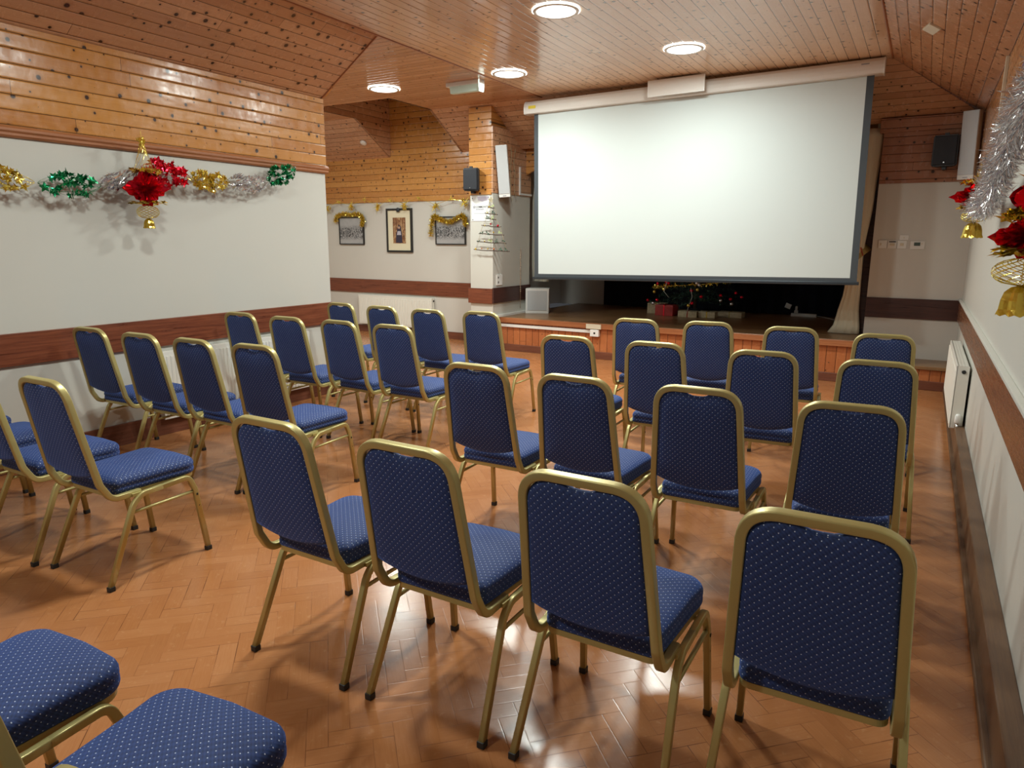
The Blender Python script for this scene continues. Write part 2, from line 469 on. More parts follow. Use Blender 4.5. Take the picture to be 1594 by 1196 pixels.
# ------------------------------------------------------------------ the room
XL, XR, YB, YG, YP = -5.02, 0.385, 8.85, 8.80, 8.10
ZC, ZE = 3.25, 2.79
XFL, XFR, YJ = -4.31, -0.47, 8.07
YR = -3.2
DT, DB = 0.905, 0.695
PB = 2.13        # underside of the pine cladding
AW = -9.4
# floor
struct('floor', bx(AW - 0.2, 0.6, YR - 0.2, YB + 0.1, -0.08, 0.0), 'floor')
# left wall
struct('wall_left', bx(XL - 0.12, XL, YR, 5.04, 0, ZE + 0.02), 'cream')
struct('trim_1', bx(XL, XL + 0.018, YR, 5.045, PB + 0.012, ZE), 'pine_wall_y')
bm = nb(); prism(bm, [(XL, PB + 0.06), (XL + 0.026, PB + 0.06), (XL + 0.040, PB + 0.045), (XL + 0.040, PB + 0.03), (XL + 0.030, PB + 0.018), (XL + 0.030, PB + 0.004), (XL + 0.018, PB - 0.008), (XL, PB - 0.008)], 'y', YR, 5.06)
struct('trim_2', bm, 'pinetrim')
struct('trim_3', bx(XL, XL + 0.022, YR, 5.045, DB, DT, bev=0.004), 'dado_y')
struct('baseboard_left', bx(XL, XL + 0.022, YR, 5.045, 0, 0.16, bev=0.004), 'skirt_y')
# annexe walls
struct('wall_annexe_front', bx(AW, XL - 0.12, 4.92, 5.04, 0, ZC), 'cream')
struct('wall_annexe_left', bx(AW - 0.12, AW, 4.92, YB + 0.12, 0, ZC), 'cream')
struct('wall_back', bx(AW, -5.30, YB, YB + 0.12, 0, PB + 0.02), 'cream2')
struct('trim_4', bx(AW, -5.30, YB - 0.018, YB + 0.12, PB - 0.03, 4.2), 'pine_wall_x')
struct('trim_5', bx(AW, -5.40, YB - 0.022, YB, DB - 0.04, DT - 0.03, bev=0.004), 'dado_x')
struct('baseboard_back', bx(AW, -5.40, YB - 0.02, YB, 0, 0.11, bev=0.003), 'skirt_x')
# pier beside the stage
struct('wall_pier', bx(-5.40, XL - 0.02, YP, 9.12, 0, PB), 'cream')
struct('trim_6', bx(-5.405, XL - 0.035, YP - 0.014, 9.05, PB - 0.02, 3.22), 'pine_wall_x')
struct('trim_7', bx(XL - 0.035, XL - 0.012, YP - 0.012, 9.13, PB, 2.98), 'pine_side_y')
struct('trim_8', bx(-5.43, XL - 0.018, YP - 0.024, YP, DB - 0.035, DT - 0.04, bev=0.004), 'dado_x')
struct('trim_9', bx(XL - 0.02, XL + 0.004, YP - 0.02, 9.12, DB - 0.03, DT - 0.03, bev=0.004), 'dado_dark_y')
struct('trim_10', bx(XL - 0.02, XL + 0.012, YP, 9.12, 0.47, 0.50), 'white_plastic')
# right-hand gable wall beside the stage
struct('wall_right_end', bx(-0.52, XR + 0.1, YG, YG + 0.10, 0, PB + 0.02), 'cream2')
struct('trim_11', bx(-0.52, XR, YG - 0.016, YG + 0.10, PB + 0.0, 2.67), 'pine_wall_xd')
struct('trim_12', bx(-0.56, XR, YG - 0.045, YG + 0.06, 2.655, 2.80, bev=0.004), 'pine_wall_xd')
struct('trim_13', bx(-0.52, XR, YG - 0.022, YG, DB - 0.01, DT, bev=0.003), 'dado_dark')
struct('trim_14', bx(-0.605, -0.50, YG + 0.17, YG + 0.24, 0.25, 2.66), 'dado_dark')
# right wall
struct('wall_right', bx(XR, XR + 0.12, YR, YG + 0.1, 0, ZE + 0.02), 'cream')
struct('trim_15', bx(XR - 0.018, XR, YR, YG, PB, ZE), 'pine_wall_r')
struct('trim_16', bx(XR - 0.022, XR, YR, YG, DB, DT - 0.004, bev=0.003), 'dado_r')
struct('trim_17', bx(XR - 0.030, XR, YR, YG, DT - 0.004, DT + 0.018, bev=0.005), 'cream')
struct('baseboard_right', bx(XR - 0.065, XR, YR, 8.30, 0, 0.17, bev=0.006), 'plinth')
struct('trim_18', bx(XR - 0.085, XR - 0.06, YR, 8.30, 0, 0.030, bev=0.006), 'plinth')
# rear wall behind the camera
struct('wall_rear', bx(XL - 0.12, XR + 0.12, YR - 0.12, YR, 0, ZC + 0.02), 'cream')

# ceilings
cl = nb()
box(cl, XFL, XFR, YR, YJ, ZC, ZC + 0.05)
struct('ceiling', cl, 'pine_flat_y')
cl = nb()
OX0, OX1, OY0 = -7.38, -6.03, 7.20
box(cl, AW, XFL, 5.04, OY0, ZC, ZC + 0.05)
box(cl, AW, OX0, OY0, YJ, ZC, ZC + 0.05)
box(cl, OX1, XFL, OY0, YJ, ZC, ZC + 0.05)
struct('ceiling_annexe', cl, 'pine_flat_x')
struct('ceiling_slope_left', slab(nb(), [(XL, YR, ZE), (XFL, YR, ZC), (XFL, 5.04, ZC), (XL, 5.04, ZE)], 0.04, (-sin(AL), 0, cos(AL))), 'pine_slope_l')
struct('ceiling_slope_right', slab(nb(), [(XR, YR, ZE), (XFR, YR, ZC), (XFR, YJ, ZC), (XR, YG + 0.05, 2.79)], 0.04, (sin(AR), 0, cos(AR))), 'pine_slope_r')
cl = nb()
nC = (0, sin(AC), cos(AC))
slab(cl, [(AW, YJ, ZC), (OX0, YJ, ZC), (OX0, YB, 2.765), (AW, YB, 2.765)], 0.04, nC)
slab(cl, [(OX1, YJ, ZC), (XFR, YJ, ZC), (XR, YG + 0.05, 2.765), (OX1, YB, 2.765)], 0.04, nC)
struct('ceiling_slope_far', cl, 'pine_slope_c')
struct('trim_19', tube(nb(), [(XFL, YR, ZC - 0.004), (XFL, YJ, ZC - 0.004)], 0.018, 0.012), 'pinetrim')
struct('trim_20', tube(nb(), [(XFR, YR, ZC - 0.004), (XFR, YJ, ZC - 0.004)], 0.018, 0.012), 'pinetrim')
struct('trim_21', tube(nb(), [(XL, 5.03, ZE), (XFL, 5.03, ZC)], 0.02, 0.016), 'pinetrim')
# end of the left slope above the wall end
struct('wall_slope_end', prism(nb(), [(XL - 0.12, ZE - 0.02), (XL + 0.03, ZE + 0.03), (XFL - 0.08, ZC + 0.04), (XL - 0.12, ZC + 0.04)], 'y', 5.04, 5.08), 'pine_wall_x')
# raised light shaft in the annexe ceiling
sh = nb()
prism(sh, [(OY0, ZC + 0.0), (YJ, ZC), (YB, 2.765), (YB, 4.2), (OY0, 4.2)], 'x', OX0 - 0.03, OX0 + 0.006)
struct('wall_shaft_left', sh, 'pine_side_y')
sh = nb()
prism(sh, [(OY0, ZC + 0.0), (YJ, ZC), (YB, 2.765), (YB, 4.2), (OY0, 4.2)], 'x', OX1 - 0.006, OX1 + 0.03)
struct('wall_shaft_right', sh, 'pine_side_y')
struct('wall_shaft_front', bx(OX0, OX1, OY0 - 0.03, OY0, ZC + 0.01, 4.2), 'pine_wall_x')
struct('window_1', bx(OX0 - 0.05, OX1 + 0.05, OY0 - 0.05, YB + 0.05, 4.1, 4.12), plain('assumed dark rooflight glass', (0.012, 0.013, 0.018), 0.08))  # unseen rooflight, assumed dark so the shaft loses bounced light

# stage
ZS = 0.47; YS = 8.28; XS1 = -0.50
st = nb(); box(st, XL - 0.02, XS1, YS - 0.012, 10.95, ZS - 0.035, ZS, bev=0.004)
struct('floor_stage', st, 'stage_top')
struct('wall_stage_front', bx(XL - 0.02, XS1, YS + 0.02, YS + 0.06, 0, ZS - 0.03), 'pine_up')
struct('trim_22', bx(XL - 0.02, XS1 + 0.006, YS - 0.02, YS + 0.02, ZS - 0.075, ZS - 0.006, bev=0.006), 'pinetrim_x')
struct('trim_23', bx(XL - 0.02, XS1, YS, YS + 0.03, 0, 0.095, bev=0.005), 'skirt_x')
struct('floor_step', bx(XS1, XR, YS - 0.012, YG, 0.215, 0.25, bev=0.006), 'stage_top')
struct('wall_step_front', bx(XS1, XR, YS + 0.02, YS + 0.05, 0, 0.218), 'pine_up')
struct('trim_24', bx(XS1, XR, YS, YS + 0.03, 0, 0.095, bev=0.005), 'skirt_x')
struct('wall_stage_end', bx(XS1 - 0.02, XS1, YS + 0.02, YG + 0.1, 0.0, ZS - 0.03), 'pine_up')
struct('wall_stage_left', bx(-5.48, -5.38, 9.12, 10.95, ZS, 2.9), 'cream2')
struct('wall_stage_back', bx(-5.48, 0.6, 10.86, 10.96, ZS - 0.02, 2.9), 'cream2')
struct('wall_stage_right', bx(-0.10, 0.0, YG + 0.1, 10.9, 0.0, 2.9), 'cream2')
struct('ceiling_stage', bx(-5.48, 0.6, YB, 10.96, 2.86, 2.9), 'cream2')

# proscenium header with its shaped bracket
bm = nb()
prism(bm, [(-5.03, 2.80), (-0.60, 2.80), (-0.60, 2.60), (-4.80, 2.60), (-4.84, 2.585), (-4.87, 2.55), (-4.88, 2.51), (-4.915, 2.475), (-4.95, 2.465), (-4.98, 2.44), (-5.03, 2.43)], 'y', 8.98, 9.02)
struct('trim_25', bm, MT['pine_wall_x'])

# ------------------------------------------------------------------ ceiling lights
def lamp(i, x, y, label):
    e = empty('ceiling_light', label, 'ceiling light', (x, y, ZC), group='round ceiling lights')
    bm = lathe(nb(), [(0.150, 0.0), (0.178, 0.0), (0.182, -0.006), (0.178, -0.014), (0.165, -0.018), (0.152, -0.014), (0.150, -0.010)], 40)
    link('rim', bm, 'white_metal', e, True)
    bm = lathe(nb(), [(0.001, -0.004), (0.158, -0.004), (0.158, -0.010), (0.150, -0.0135), (0.001, -0.0145)], 40)
    link('diffuser', bm, 'glass', e, True)
    bm = lathe(nb(), [(0.140, -0.001), (0.187, -0.001), (0.187, -0.007), (0.183, -0.0065), (0.140, -0.0065)], 40)
    link('added_glow_edge', bm, 'edge_glow', e, True)  # glowing ring added to throw more light up onto the ceiling
    ld = bpy.data.lights.new('panel_glow', 'AREA')
    ld.shape = 'DISK'; ld.size = 0.29; ld.energy = LAMP_W; ld.color = LAMP_COL
    lo = bpy.data.objects.new('panel_glow', ld); C.objects.link(lo)
    lo.parent = e; lo.location = (0, 0, -0.03)
labs = ['round white ceiling light nearest the camera, high above the chairs', 'round ceiling light in front of the middle of the projection screen',
        'round ceiling light beside the green-tinted emergency light', 'round ceiling light over the annexe, by the dark ceiling shaft']
for i, (x, y) in enumerate(LAMPS):
    lamp(i, x, y, labs[i] if i < 4 else 'round white ceiling light outside the view, inferred or added to brighten the annexe')

# emergency light
e = empty('emergency_light', 'long emergency light box with greenish diffuser on the ceiling', 'emergency light', (-4.62, 6.90, ZC))
bm = nb(); box(bm, -0.27, 0.19, -0.05, 0.05, -0.045, 0.0, bev=0.006)
link('base', bm, 'white_plastic', e)
bm = nb(); prism(bm, [(-0.045, -0.045), (0.045, -0.045), (0.030, -0.115), (-0.030, -0.115)], 'x', -0.22, 0.17)
link('diffuser', bm, emis('greenish diffuser', (0.48, 0.60, 0.52), 0.05), e)
bm = nb(); prism(bm, [(-0.05, 0.0), (0.05, 0.0), (0.05, -0.07), (0.034, -0.125), (-0.034, -0.125), (-0.05, -0.07)], 'x', 0.17, 0.185)
link('end_plate', bm, emis('lit end plate', (0.85, 1.0, 0.94), 0.9), e)

# smoke alarm on the sloped ceiling, small white box on the right slope
e = lathe(nb(), [(0.001, 0), (0.05, 0), (0.052, -0.018), (0.044, -0.032), (0.018, -0.036), (0.001, -0.036)], 24)
o = link('smoke_alarm', e, 'white_plastic', None, True); o.location = (-7.62, 8.50, 3.25 - (8.50 - YJ) * 0.62 - 0.002); o.rotation_euler = (-AC, 0, 0)
tag(o, 'small white smoke alarm on the sloped boards beyond the left wall', 'smoke alarm')
o = link('junction_box', bx(-0.045, 0.045, -0.07, 0.07, -0.022, 0.0, bev=0.004), 'ivory_plastic'); o.rotation_euler = (0, AR, 0.35)
o.location = (-0.13, 6.35, ZC - (0.34) * 0.46 / 0.855 - 0.004)
tag(o, 'small cream box screwed to the right-hand sloping ceiling', 'junction box')
# cable conduit on the right wall
e = empty('cable_conduit', 'cream plastic conduit with socket box on pine above the silver tinsel', 'conduit', (XR - 0.018, 6.32, 2.2))
link('trunking', bx(-0.022, 0, -0.014, 0.014, 0.08, 0.60, bev=0.003), 'ivory_plastic', e)
link('outlet_box', bx(-0.035, 0, -0.05, 0.05, 0.0, 0.09, bev=0.005), 'ivory_plastic', e)

# ------------------------------------------------------------------ projection screen
TH = -radians(0.84)
S = empty('projection_screen', 'large white pull-down projection screen hanging above the stage', 'projection screen', (-2.485, 7.95, 3.135))
S.rotation_euler = (0, TH, 0)
hw = 1.965
bm = nb(); prof = [(-0.075, -0.070), (-0.080, -0.035), (-0.078, 0.0), (-0.066, 0.040), (-0.045, 0.068), (-0.015, 0.078), (0.075, 0.078), (0.075, -0.075), (-0.060, -0.075)]
prism(bm, prof, 'x', -hw + 0.015, hw - 0.015)
link('housing', bm, 'case', S)
for s_ in (-1, 1):
    bm = nb(); prism(bm, [(a * 1.04, b * 1.04) for a, b in prof], 'x', s_ * hw - 0.015 if s_ > 0 else -hw, s_ * hw if s_ > 0 else -hw + 0.015)
    link('end_cap', bm, 'white_plastic', S)
link('warning_sticker', bx(-1.90, -1.80, -0.0815, -0.079, -0.020, 0.015), 'yellow', S)
link('warning_sticker', bx(1.76, 1.83, -0.0755, -0.073, 0.016, 0.028), 'greyink', S)
zb = -2.06
bm = nb()
box(bm, -1.862, -1.805, 0.0, 0.003, zb, -0.075); box(bm, 1.812, 1.878, 0.0, 0.003, zb, -0.075); box(bm, -1.805, 1.812, 0.0, 0.003, zb, zb + 0.045)
link('border', bm, 'screen_black', S)
link('fabric', bx(-1.805, 1.812, 0.0, 0.003, zb + 0.045, -0.075), 'screen', S)
link('bottom_bar', bx(-1.885, 1.90, -0.016, 0.018, zb - 0.026, zb + 0.008, bev=0.006), 'alu', S)
link('front_cover_panel', bx(-0.335, 0.29, -0.21, -0.19, -0.075, 0.095, bev=0.004), 'white_plastic', S)
link('front_cover_grille', bx(-0.318, 0.278, -0.213, -0.208, -0.062, 0.083, bev=0.002), 'case', S)
link('front_cover_bracket', bx(-0.28, 0.24, -0.192, -0.06, 0.05, 0.07), 'case', S)

# ------------------------------------------------------------------ speakers
def col_speaker(loc, rz, rx, label, ry=0.0, w=0.15):
    e = empty('column_speaker', label, 'speaker', loc, rz, 'white column speakers')
    e.rotation_euler = (rx, ry, rz)
    link('body', bx(-w / 2, w / 2, 0.0, 0.09, 0, 0.66, bev=0.006), 'white_plastic', e)
    link('grille', bx(-w / 2 + 0.004, w / 2 - 0.004, -0.006, 0.002, 0.045, 0.655, bev=0.002), 'grille', e)
    link('badge', bx(-0.022, 0.022, -0.003, 0.0, 0.016, 0.024), 'greyink', e)
    link('wall_bracket', bx(-0.03, 0.03, 0.09, 0.15, 0.28, 0.36), 'white_metal', e)
    return e
col_speaker((-4.915, 8.20, 2.075), radians(24), radians(6), 'white column speaker leaning out of the pier left of the screen', -radians(4))
col_speaker((0.262, 8.62, 2.135), radians(-22), radians(4), 'white column speaker in the corner right of the screen')
def mon(loc, rz, label, s_=1.0):
    e = empty('wall_speaker', label, 'speaker', loc, rz, 'black wall speakers')
    bm = nb(); prism(bm, [(-0.10 * s_, 0.0), (0.10 * s_, 0.0), (0.112 * s_, 0.03), (0.07 * s_, 0.17), (-0.07 * s_, 0.17), (-0.112 * s_, 0.03)], 'z', 0, 0.29 * s_)
    es = list(bm.edges); bmesh.ops.bevel(bm, geom=es, offset=0.012, segments=2, affect='EDGES')
    link('cabinet', bm, 'black_plastic', e)
    bm = bx(-0.095 * s_, 0.095 * s_, -0.012, 0.004, 0.012, 0.278 * s_, bev=0.008)
    link('grille', bm, 'black_grille', e)
    link('badge', lathe(nb(), [(0.001, -0.014), (0.006, -0.014), (0.006, -0.011), (0.001, -0.011)], 12, 0, 0, 0.035, 'y'), 'chrome', e)
    link('bracket', bx(-0.02, 0.02, 0.02, 0.05, 0.28 * s_, 0.31 * s_), 'black_plastic', e)
    link('bracket', bx(-0.018, 0.018, 0.06, 0.18, -0.03, 0.01), 'black_plastic', e)
    return e
mon((-5.285, 7.93, 2.155), radians(12), 'black wall speaker on the pine pier above the notice')
mon((0.06, 8.60, 2.275), radians(-6), 'black wall speaker beside the right-hand column speaker', 1.05)
e = empty('floor_speaker', 'square white speaker standing on the left end of the stage', 'speaker', (-4.80, 8.93, ZS), radians(24))
link('cabinet', bx(-0.17, 0.17, 0.0, 0.26, 0, 0.36, bev=0.006), 'white_plastic', e)
link('grille', bx(-0.142, 0.142, -0.006, 0.002, 0.045, 0.33, bev=0.003), 'grille', e)

# ------------------------------------------------------------------ radiators
def radiator(label, L, H, D, loc, rz, valve):
    e = empty('radiator', label, 'radiator', loc, rz)
    # local: front faces -y, length along x
    bm = nb(); box(bm, 0, L, -D, -D + 0.012, 0, H, bev=0.003)
    n_ = int(L / 0.034)
    for k in range(n_):
        x = 0.03 + (L - 0.06) * k / (n_ - 1)
        prism(bm, [(x - 0.010, -D), (x - 0.005, -D - 0.006), (x + 0.005, -D - 0.006), (x + 0.010, -D)], 'z', 0.03, H - 0.04)
    link('front_panel', bm, 'white_metal', e)
    link('back_panel', bx(0.01, L - 0.01, -0.03, -0.018, 0.01, H - 0.01), 'white_metal', e)
    for xx in (0.0, L - 0.006):
        link('side_panel', bx(xx, xx + 0.006, -D + 0.006, -0.016, 0.004, H - 0.002), 'white_metal', e)
    bm = nb()
    for k in range(int(L / 0.022)):
        x = 0.008 + k * 0.022
        box(bm, x, x + 0.012, -D + 0.016, -0.022, H - 0.008, H - 0.002)
    for yy in (0.30, 0.55, 0.8):
        y = -D + (D - 0.02) * yy; box(bm, 0.004, L - 0.004, y - 0.004, y + 0.004, H - 0.010, H - 0.003)
    link('top_grille', bm, 'white_metal', e)
    link('wall_bracket', bx(L * 0.2, L * 0.2 + 0.03, -0.02, 0.0, 0.1, H - 0.05), 'white_metal', e)
    link('wall_bracket', bx(L * 0.8, L * 0.8 + 0.03, -0.02, 0.0, 0.1, H - 0.05), 'white_metal', e)
    x = -0.03 if valve < 0 else L + 0.03
    v = link('valve', lathe(nb(), [(0.001, 0.065), (0.013, 0.062), (0.020, 0.05), (0.022, 0.0), (0.015, -0.008), (0.001, -0.008)], 16, x, -D / 2, 0.055), 'white_plastic', e, True)
    link('valve_body', tube(nb(), [(x, -D / 2, 0.05), (x, -D / 2, -0.06)], 0.018), 'chrome', v, True)
    xe = 0.0 if valve < 0 else L
    link('valve_tail', tube(nb(), [(x, -D / 2, 0.0), (xe, -D / 2, 0.0)], 0.016), 'chrome', v, True)
    xc = -0.003 if valve < 0 else L + 0.003
    link('vent_plug', lathe(nb(), [(0.001, 0.0), (0.014, 0.0), (0.014, 0.006), (0.001, 0.006)], 16, xc, -D / 2, H - 0.045, 'x'), 'rubber', e)
    return e
r = radiator('white radiator on the left wall behind the chairs', 1.52, 0.53, 0.07, (XL + 0.0, 4.67, 0.13), 0, 1)
r.rotation_euler = (0, 0, radians(90)); r.location = (XL + 0.0, 3.15, 0.13)
radiator('white radiator under the framed photographs on the back wall', 1.52, 0.48, 0.085, (-8.10, YB, 0.14), 0, 1)
r = radiator('white radiator low on the right-hand wall near the stage step', 1.58, 0.475, 0.10, (XR, 7.58, 0.145), radians(-90), 1)

# ------------------------------------------------------------------ switches on the right end wall
def plate(name, label, x0, x1, z0, z1, cat, extra):
    e = empty(name, label, cat, ((x0 + x1) / 2, YG, z0))
    h = (x1 - x0) / 2
    link('plate', bx(-h, h, -0.014, 0, 0, z1 - z0, bev=0.003), 'white_plastic', e)
    for nm, a, b, c, d, m_ in extra: link(nm, bx(a, b, -0.019, -0.012, c, d, bev=0.0015), m_, e)
    return e
plate('light_switch', 'white switch plate, leftmost in the row right of the curtain', -0.463, -0.376, 1.445, 1.531, 'switch', [('rocker', -0.026, -0.010, 0.030, 0.058, 'ivory_plastic')])
plate('light_switch', 'white switch plate with a dark strip, between two plain plates', -0.371, -0.284, 1.443, 1.529, 'switch', [('label_strip', -0.032, 0.036, 0.066, 0.076, 'rubber'), ('rocker', -0.022, 0.026, 0.030, 0.056, 'ivory_plastic')])
plate('light_switch', 'white switch plate beside the thermostat, below a blank cover', -0.278, -0.188, 1.441, 1.528, 'switch', [('rocker', -0.018, 0.018, 0.030, 0.060, 'ivory_plastic')])
plate('blank_cover_plate', 'small blank cream plate above the third light switch', -0.262, -0.176, 1.531, 1.585, 'wall plate', [('screw_cover', -0.006, 0.006, 0.022, 0.032, 'ivory_plastic')])
plate('thermostat', 'white thermostat with dark display on the end wall', -0.155, -0.018, 1.435, 1.522, 'thermostat', [('display', -0.032, 0.026, 0.038, 0.074, 'lcd'), ('button', 0.036, 0.046, 0.052, 0.066, 'ivory_plastic')])
e = empty('wall_socket', 'double white socket on the pier side above the dark rail', 'socket', (XL - 0.02, 8.20, 0.905))
link('plate', bx(0, 0.014, -0.02, 0.13, 0, 0.145, bev=0.003), 'white_plastic', e)
link('socket_slot', bx(0.012, 0.017, 0.01, 0.03, 0.095, 0.12), 'rubber', e)
link('socket_slot', bx(0.012, 0.017, 0.01, 0.03, 0.03, 0.055), 'rubber', e)

# trunking along the stage front
e = empty('cable_trunking', 'white cable trunking with socket along the stage front', 'trunking', (0, YS, 0))
link('trunk', bx(-5.02, -3.65, -0.006, 0.018, 0.335, 0.375, bev=0.004), 'white_plastic', e)
link('outlet', bx(-3.65, -3.53, -0.035, 0.018, 0.295, 0.385, bev=0.006), 'white_plastic', e)
link('outlet_hole', bx(-3.60, -3.575, -0.037, -0.033, 0.33, 0.352), 'rubber', e)
link('cable_cover', bx(-3.71, -3.50, -0.035, 0.018, 0.392, 0.455, bev=0.006), 'ivory_plastic', e)

# white boxed conduit and cords beside the left column speaker
e = empty('corner_conduit', 'white L-shaped conduit on the pier side behind the column speaker', 'conduit', (XL - 0.012, 0, 0))
link('conduit_upright', bx(0.0, 0.018, 8.78, 8.81, 2.16, 2.52, bev=0.002), 'white_plastic', e)
link('conduit_run', bx(0.0, 0.018, 8.78, 9.13, 2.14, 2.165, bev=0.002), 'white_plastic', e)
for k, (y, z0) in enumerate(((8.50, 2.09), (8.60, 2.15))):
    pts = [(XL + 0.02 + 0.006 * sin(t * 1.3 + k), y + 0.012 * sin(t * 0.8 + k * 2), 2.74 - (2.74 - z0) * t / 10) for t in range(11)]
    pts += [(XL + 0.03, y + 0.03, z0 - 0.02), (XL + 0.03, y + 0.015, z0 - 0.05)]
    tag(link('pull_cord', tube(nb(), pts, 0.007, seg=6), 'cord', None, True), 'thin beige cord hanging beside the left column speaker, ' + ('nearer the speaker' if k == 0 else 'nearer the screen'), 'cord', 'beige cords')

# ------------------------------------------------------------------ curtains
def pleated(z0, z1, L, R, yc, depth, folds, name, mat, parent=None, seg=90, nz=26):
    bm = nb(); rows = []
    for i in range(nz + 1):
        z = z0 + (z1 - z0) * i / nz
        xl, xr = L(z), R(z); cx_, hw_ = (xl + xr) / 2, (xr - xl) / 2
        ring = []
        for k in range(seg):
            a = 2 * pi * k / seg
            rip = 1 + 0.10 * sin(a * folds + 0.6 * sin(z * 3)) + 0.03 * sin(a * folds * 2.3 + z * 2)
            ring.append(bm.verts.new((cx_ + hw_ * cos(a) * (1 + 0.02 * sin(a * folds)), yc + depth * sin(a) * rip * (0.8 + 0.2 * hw_ / 0.15), z)))
        rows.append(ring)
    for i in range(nz):
        for k in range(seg):
            bm.faces.new((rows[i][k], rows[i][(k + 1) % seg], rows[i + 1][(k + 1) % seg], rows[i + 1][k]))
    bm.faces.new(rows[0][::-1]); bm.faces.new(rows[-1])
    return link(name, bm, mat, parent, True)
def lerp_t(tab):
    def f(z):
        for (a, va), (b, vb) in zip(tab, tab[1:]):
            if z <= b:
                t = (z - a) / (b - a); t = t * t * (3 - 2 * t)
                return va + (vb - va) * t
        return tab[-1][1]
    return f
cu = empty('stage_curtain', 'cream stage curtain tied back at the right of the stage', 'curtain', (0, 0, 0))
pleated(ZS + 0.004, 2.72, lerp_t([(ZS, -0.90), (0.60, -0.83), (1.0, -0.765), (1.35, -0.745), (2.0, -0.84), (2.7, -1.05)]),
        lerp_t([(ZS, -0.565), (0.8, -0.595), (1.35, -0.605), (2.0, -0.555), (2.7, -0.515)]), 8.88, 0.050, 11, 'cloth', 'curtain', cu)
bm = tube(nb(), [(-0.80, 8.875, 1.27), (-0.74, 8.845, 1.30), (-0.67, 8.84, 1.36), (-0.61, 8.85, 1.42), (-0.565, 8.93, 1.46)], 0.10, 0.012, 12, side=Vector((0, 0, 1)))
tb = link('tie_back', bm, 'sash2', cu, True)
for k in range(4):
    a = 0.12 + 0.2 * k
    p = Vector((-0.76 + 0.13 * a * 1.5, 8.833, 1.285 + 0.12 * a * 1.4))
    link('stripe', tube(nb(), [p + Vector((0.014, 0, -0.045)), p + Vector((-0.014, 0.0, 0.045))], 0.014, 0.006, 6), 'sash', tb)
cu = empty('stage_curtain', 'pale curtain bundle hanging between the pier and the screen', 'curtain', (0, 0, 0))
pleated(0.92, 2.46, lerp_t([(0.9, -5.02), (1.2, -5.035), (2.0, -5.035), (2.5, -4.99)]), lerp_t([(0.9, -4.76), (1.1, -4.77), (2.5, -4.74)]), 9.20, 0.055, 8, 'cloth', 'pale_drape', cu)
bm = nb()
pts = []
rows = []
for i in range(10):
    t = i / 9; zt = 2.60; zbm = 2.60 - 0.30 * sqrt(max(0, 1 - (1 - t) ** 2)) - 0.02
    x = -4.965 + 0.40 * t
    rows.append([bm.verts.new((x, 9.07 - 0.015 * sin(3 * j + 2 * i), zt + (zbm - zt) * j / 7)) for j in range(8)])
for i in range(9):
    for j in range(7): bm.faces.new((rows[i][j], rows[i + 1][j], rows[i + 1][j + 1], rows[i][j + 1]))
bmesh.ops.solidify(bm, geom=bm.faces, thickness=0.006)
link('swag', bm, 'pale_drape', cu, True)

# black backdrop, things on the stage
bm = nb(); rows = []
for i in range(160):
    x = -4.53 + 3.70 * i / 159
    rows.append([bm.verts.new((x, 10.76 + 0.018 * sin(i * 0.75), z)) for z in (ZS + 0.004, 2.6)])
for i in range(159): bm.faces.new((rows[i][0], rows[i + 1][0], rows[i + 1][1], rows[i][1]))
bmesh.ops.solidify(bm, geom=bm.faces, thickness=0.01)
tag(link('backdrop_curtain', bm, 'backdrop', None, True), 'black cloth backdrop at the back of the stage', 'backdrop')

# christmas tree (mostly behind the screen)
TX, TY = -2.80, 10.02
tr = empty('christmas_tree', 'decorated christmas tree standing on the stage behind the screen', 'christmas tree', (TX, TY, ZS))
link('trunk', tube(nb(), [(0, 0, 0.0), (0, 0, 1.5)], 0.05, 0.05, 10), 'twig', tr, True)
link('stand', lathe(nb(), [(0.001, 0.0), (0.16, 0.0), (0.15, 0.03), (0.05, 0.09), (0.001, 0.09)], 20), 'black_plastic', tr, True)
bm = nb(); rnd = random.Random(3)
for t in range(15):
    z = 0.16 + t * 0.095; R_ = 0.72 * (1 - z / 1.75)
    for b_ in range(17):
        a = rnd.uniform(0, 2 * pi); L_ = R_ * rnd.uniform(0.85, 1.12)
        d = Vector((cos(a), sin(a), 0))
        pts = [Vector((0, 0, z + 0.08)) + d * (L_ * k / 6) + Vector((0, 0, -0.14 * (k / 6) + 0.08 * (k / 6) ** 2 + rnd.uniform(-0.008, 0.008))) for k in range(7)]
        for k in range(1, 7):
            for q in range(9):
                p = pts[k - 1].lerp(pts[k], rnd.random())
                nd = (d * rnd.uniform(0.3, 1) + Vector((rnd.uniform(-1, 1), rnd.uniform(-1, 1), rnd.uniform(-0.8, 0.8)))).normalized() * rnd.uniform(0.03, 0.06)
                sd = nd.cross(Vector((0, 0, 1))).normalized() * 0.0055
                bm.faces.new([bm.verts.new(p - sd), bm.verts.new(p + sd), bm.verts.new(p + nd)])
link('foliage', bm, 'needles', tr)
for k in range(34):
    z = rnd.uniform(0.18, 0.8); a = rnd.uniform(-pi, 0.2); R_ = 0.76 * (1 - z / 1.75)
    m_ = rnd.choice(['foil_red', 'foil_red', 'foil_gold', 'foil_silver'])
    link('bauble', ball(nb(), (R_ * cos(a), R_ * sin(a), z), 0.024), m_, tr, True)
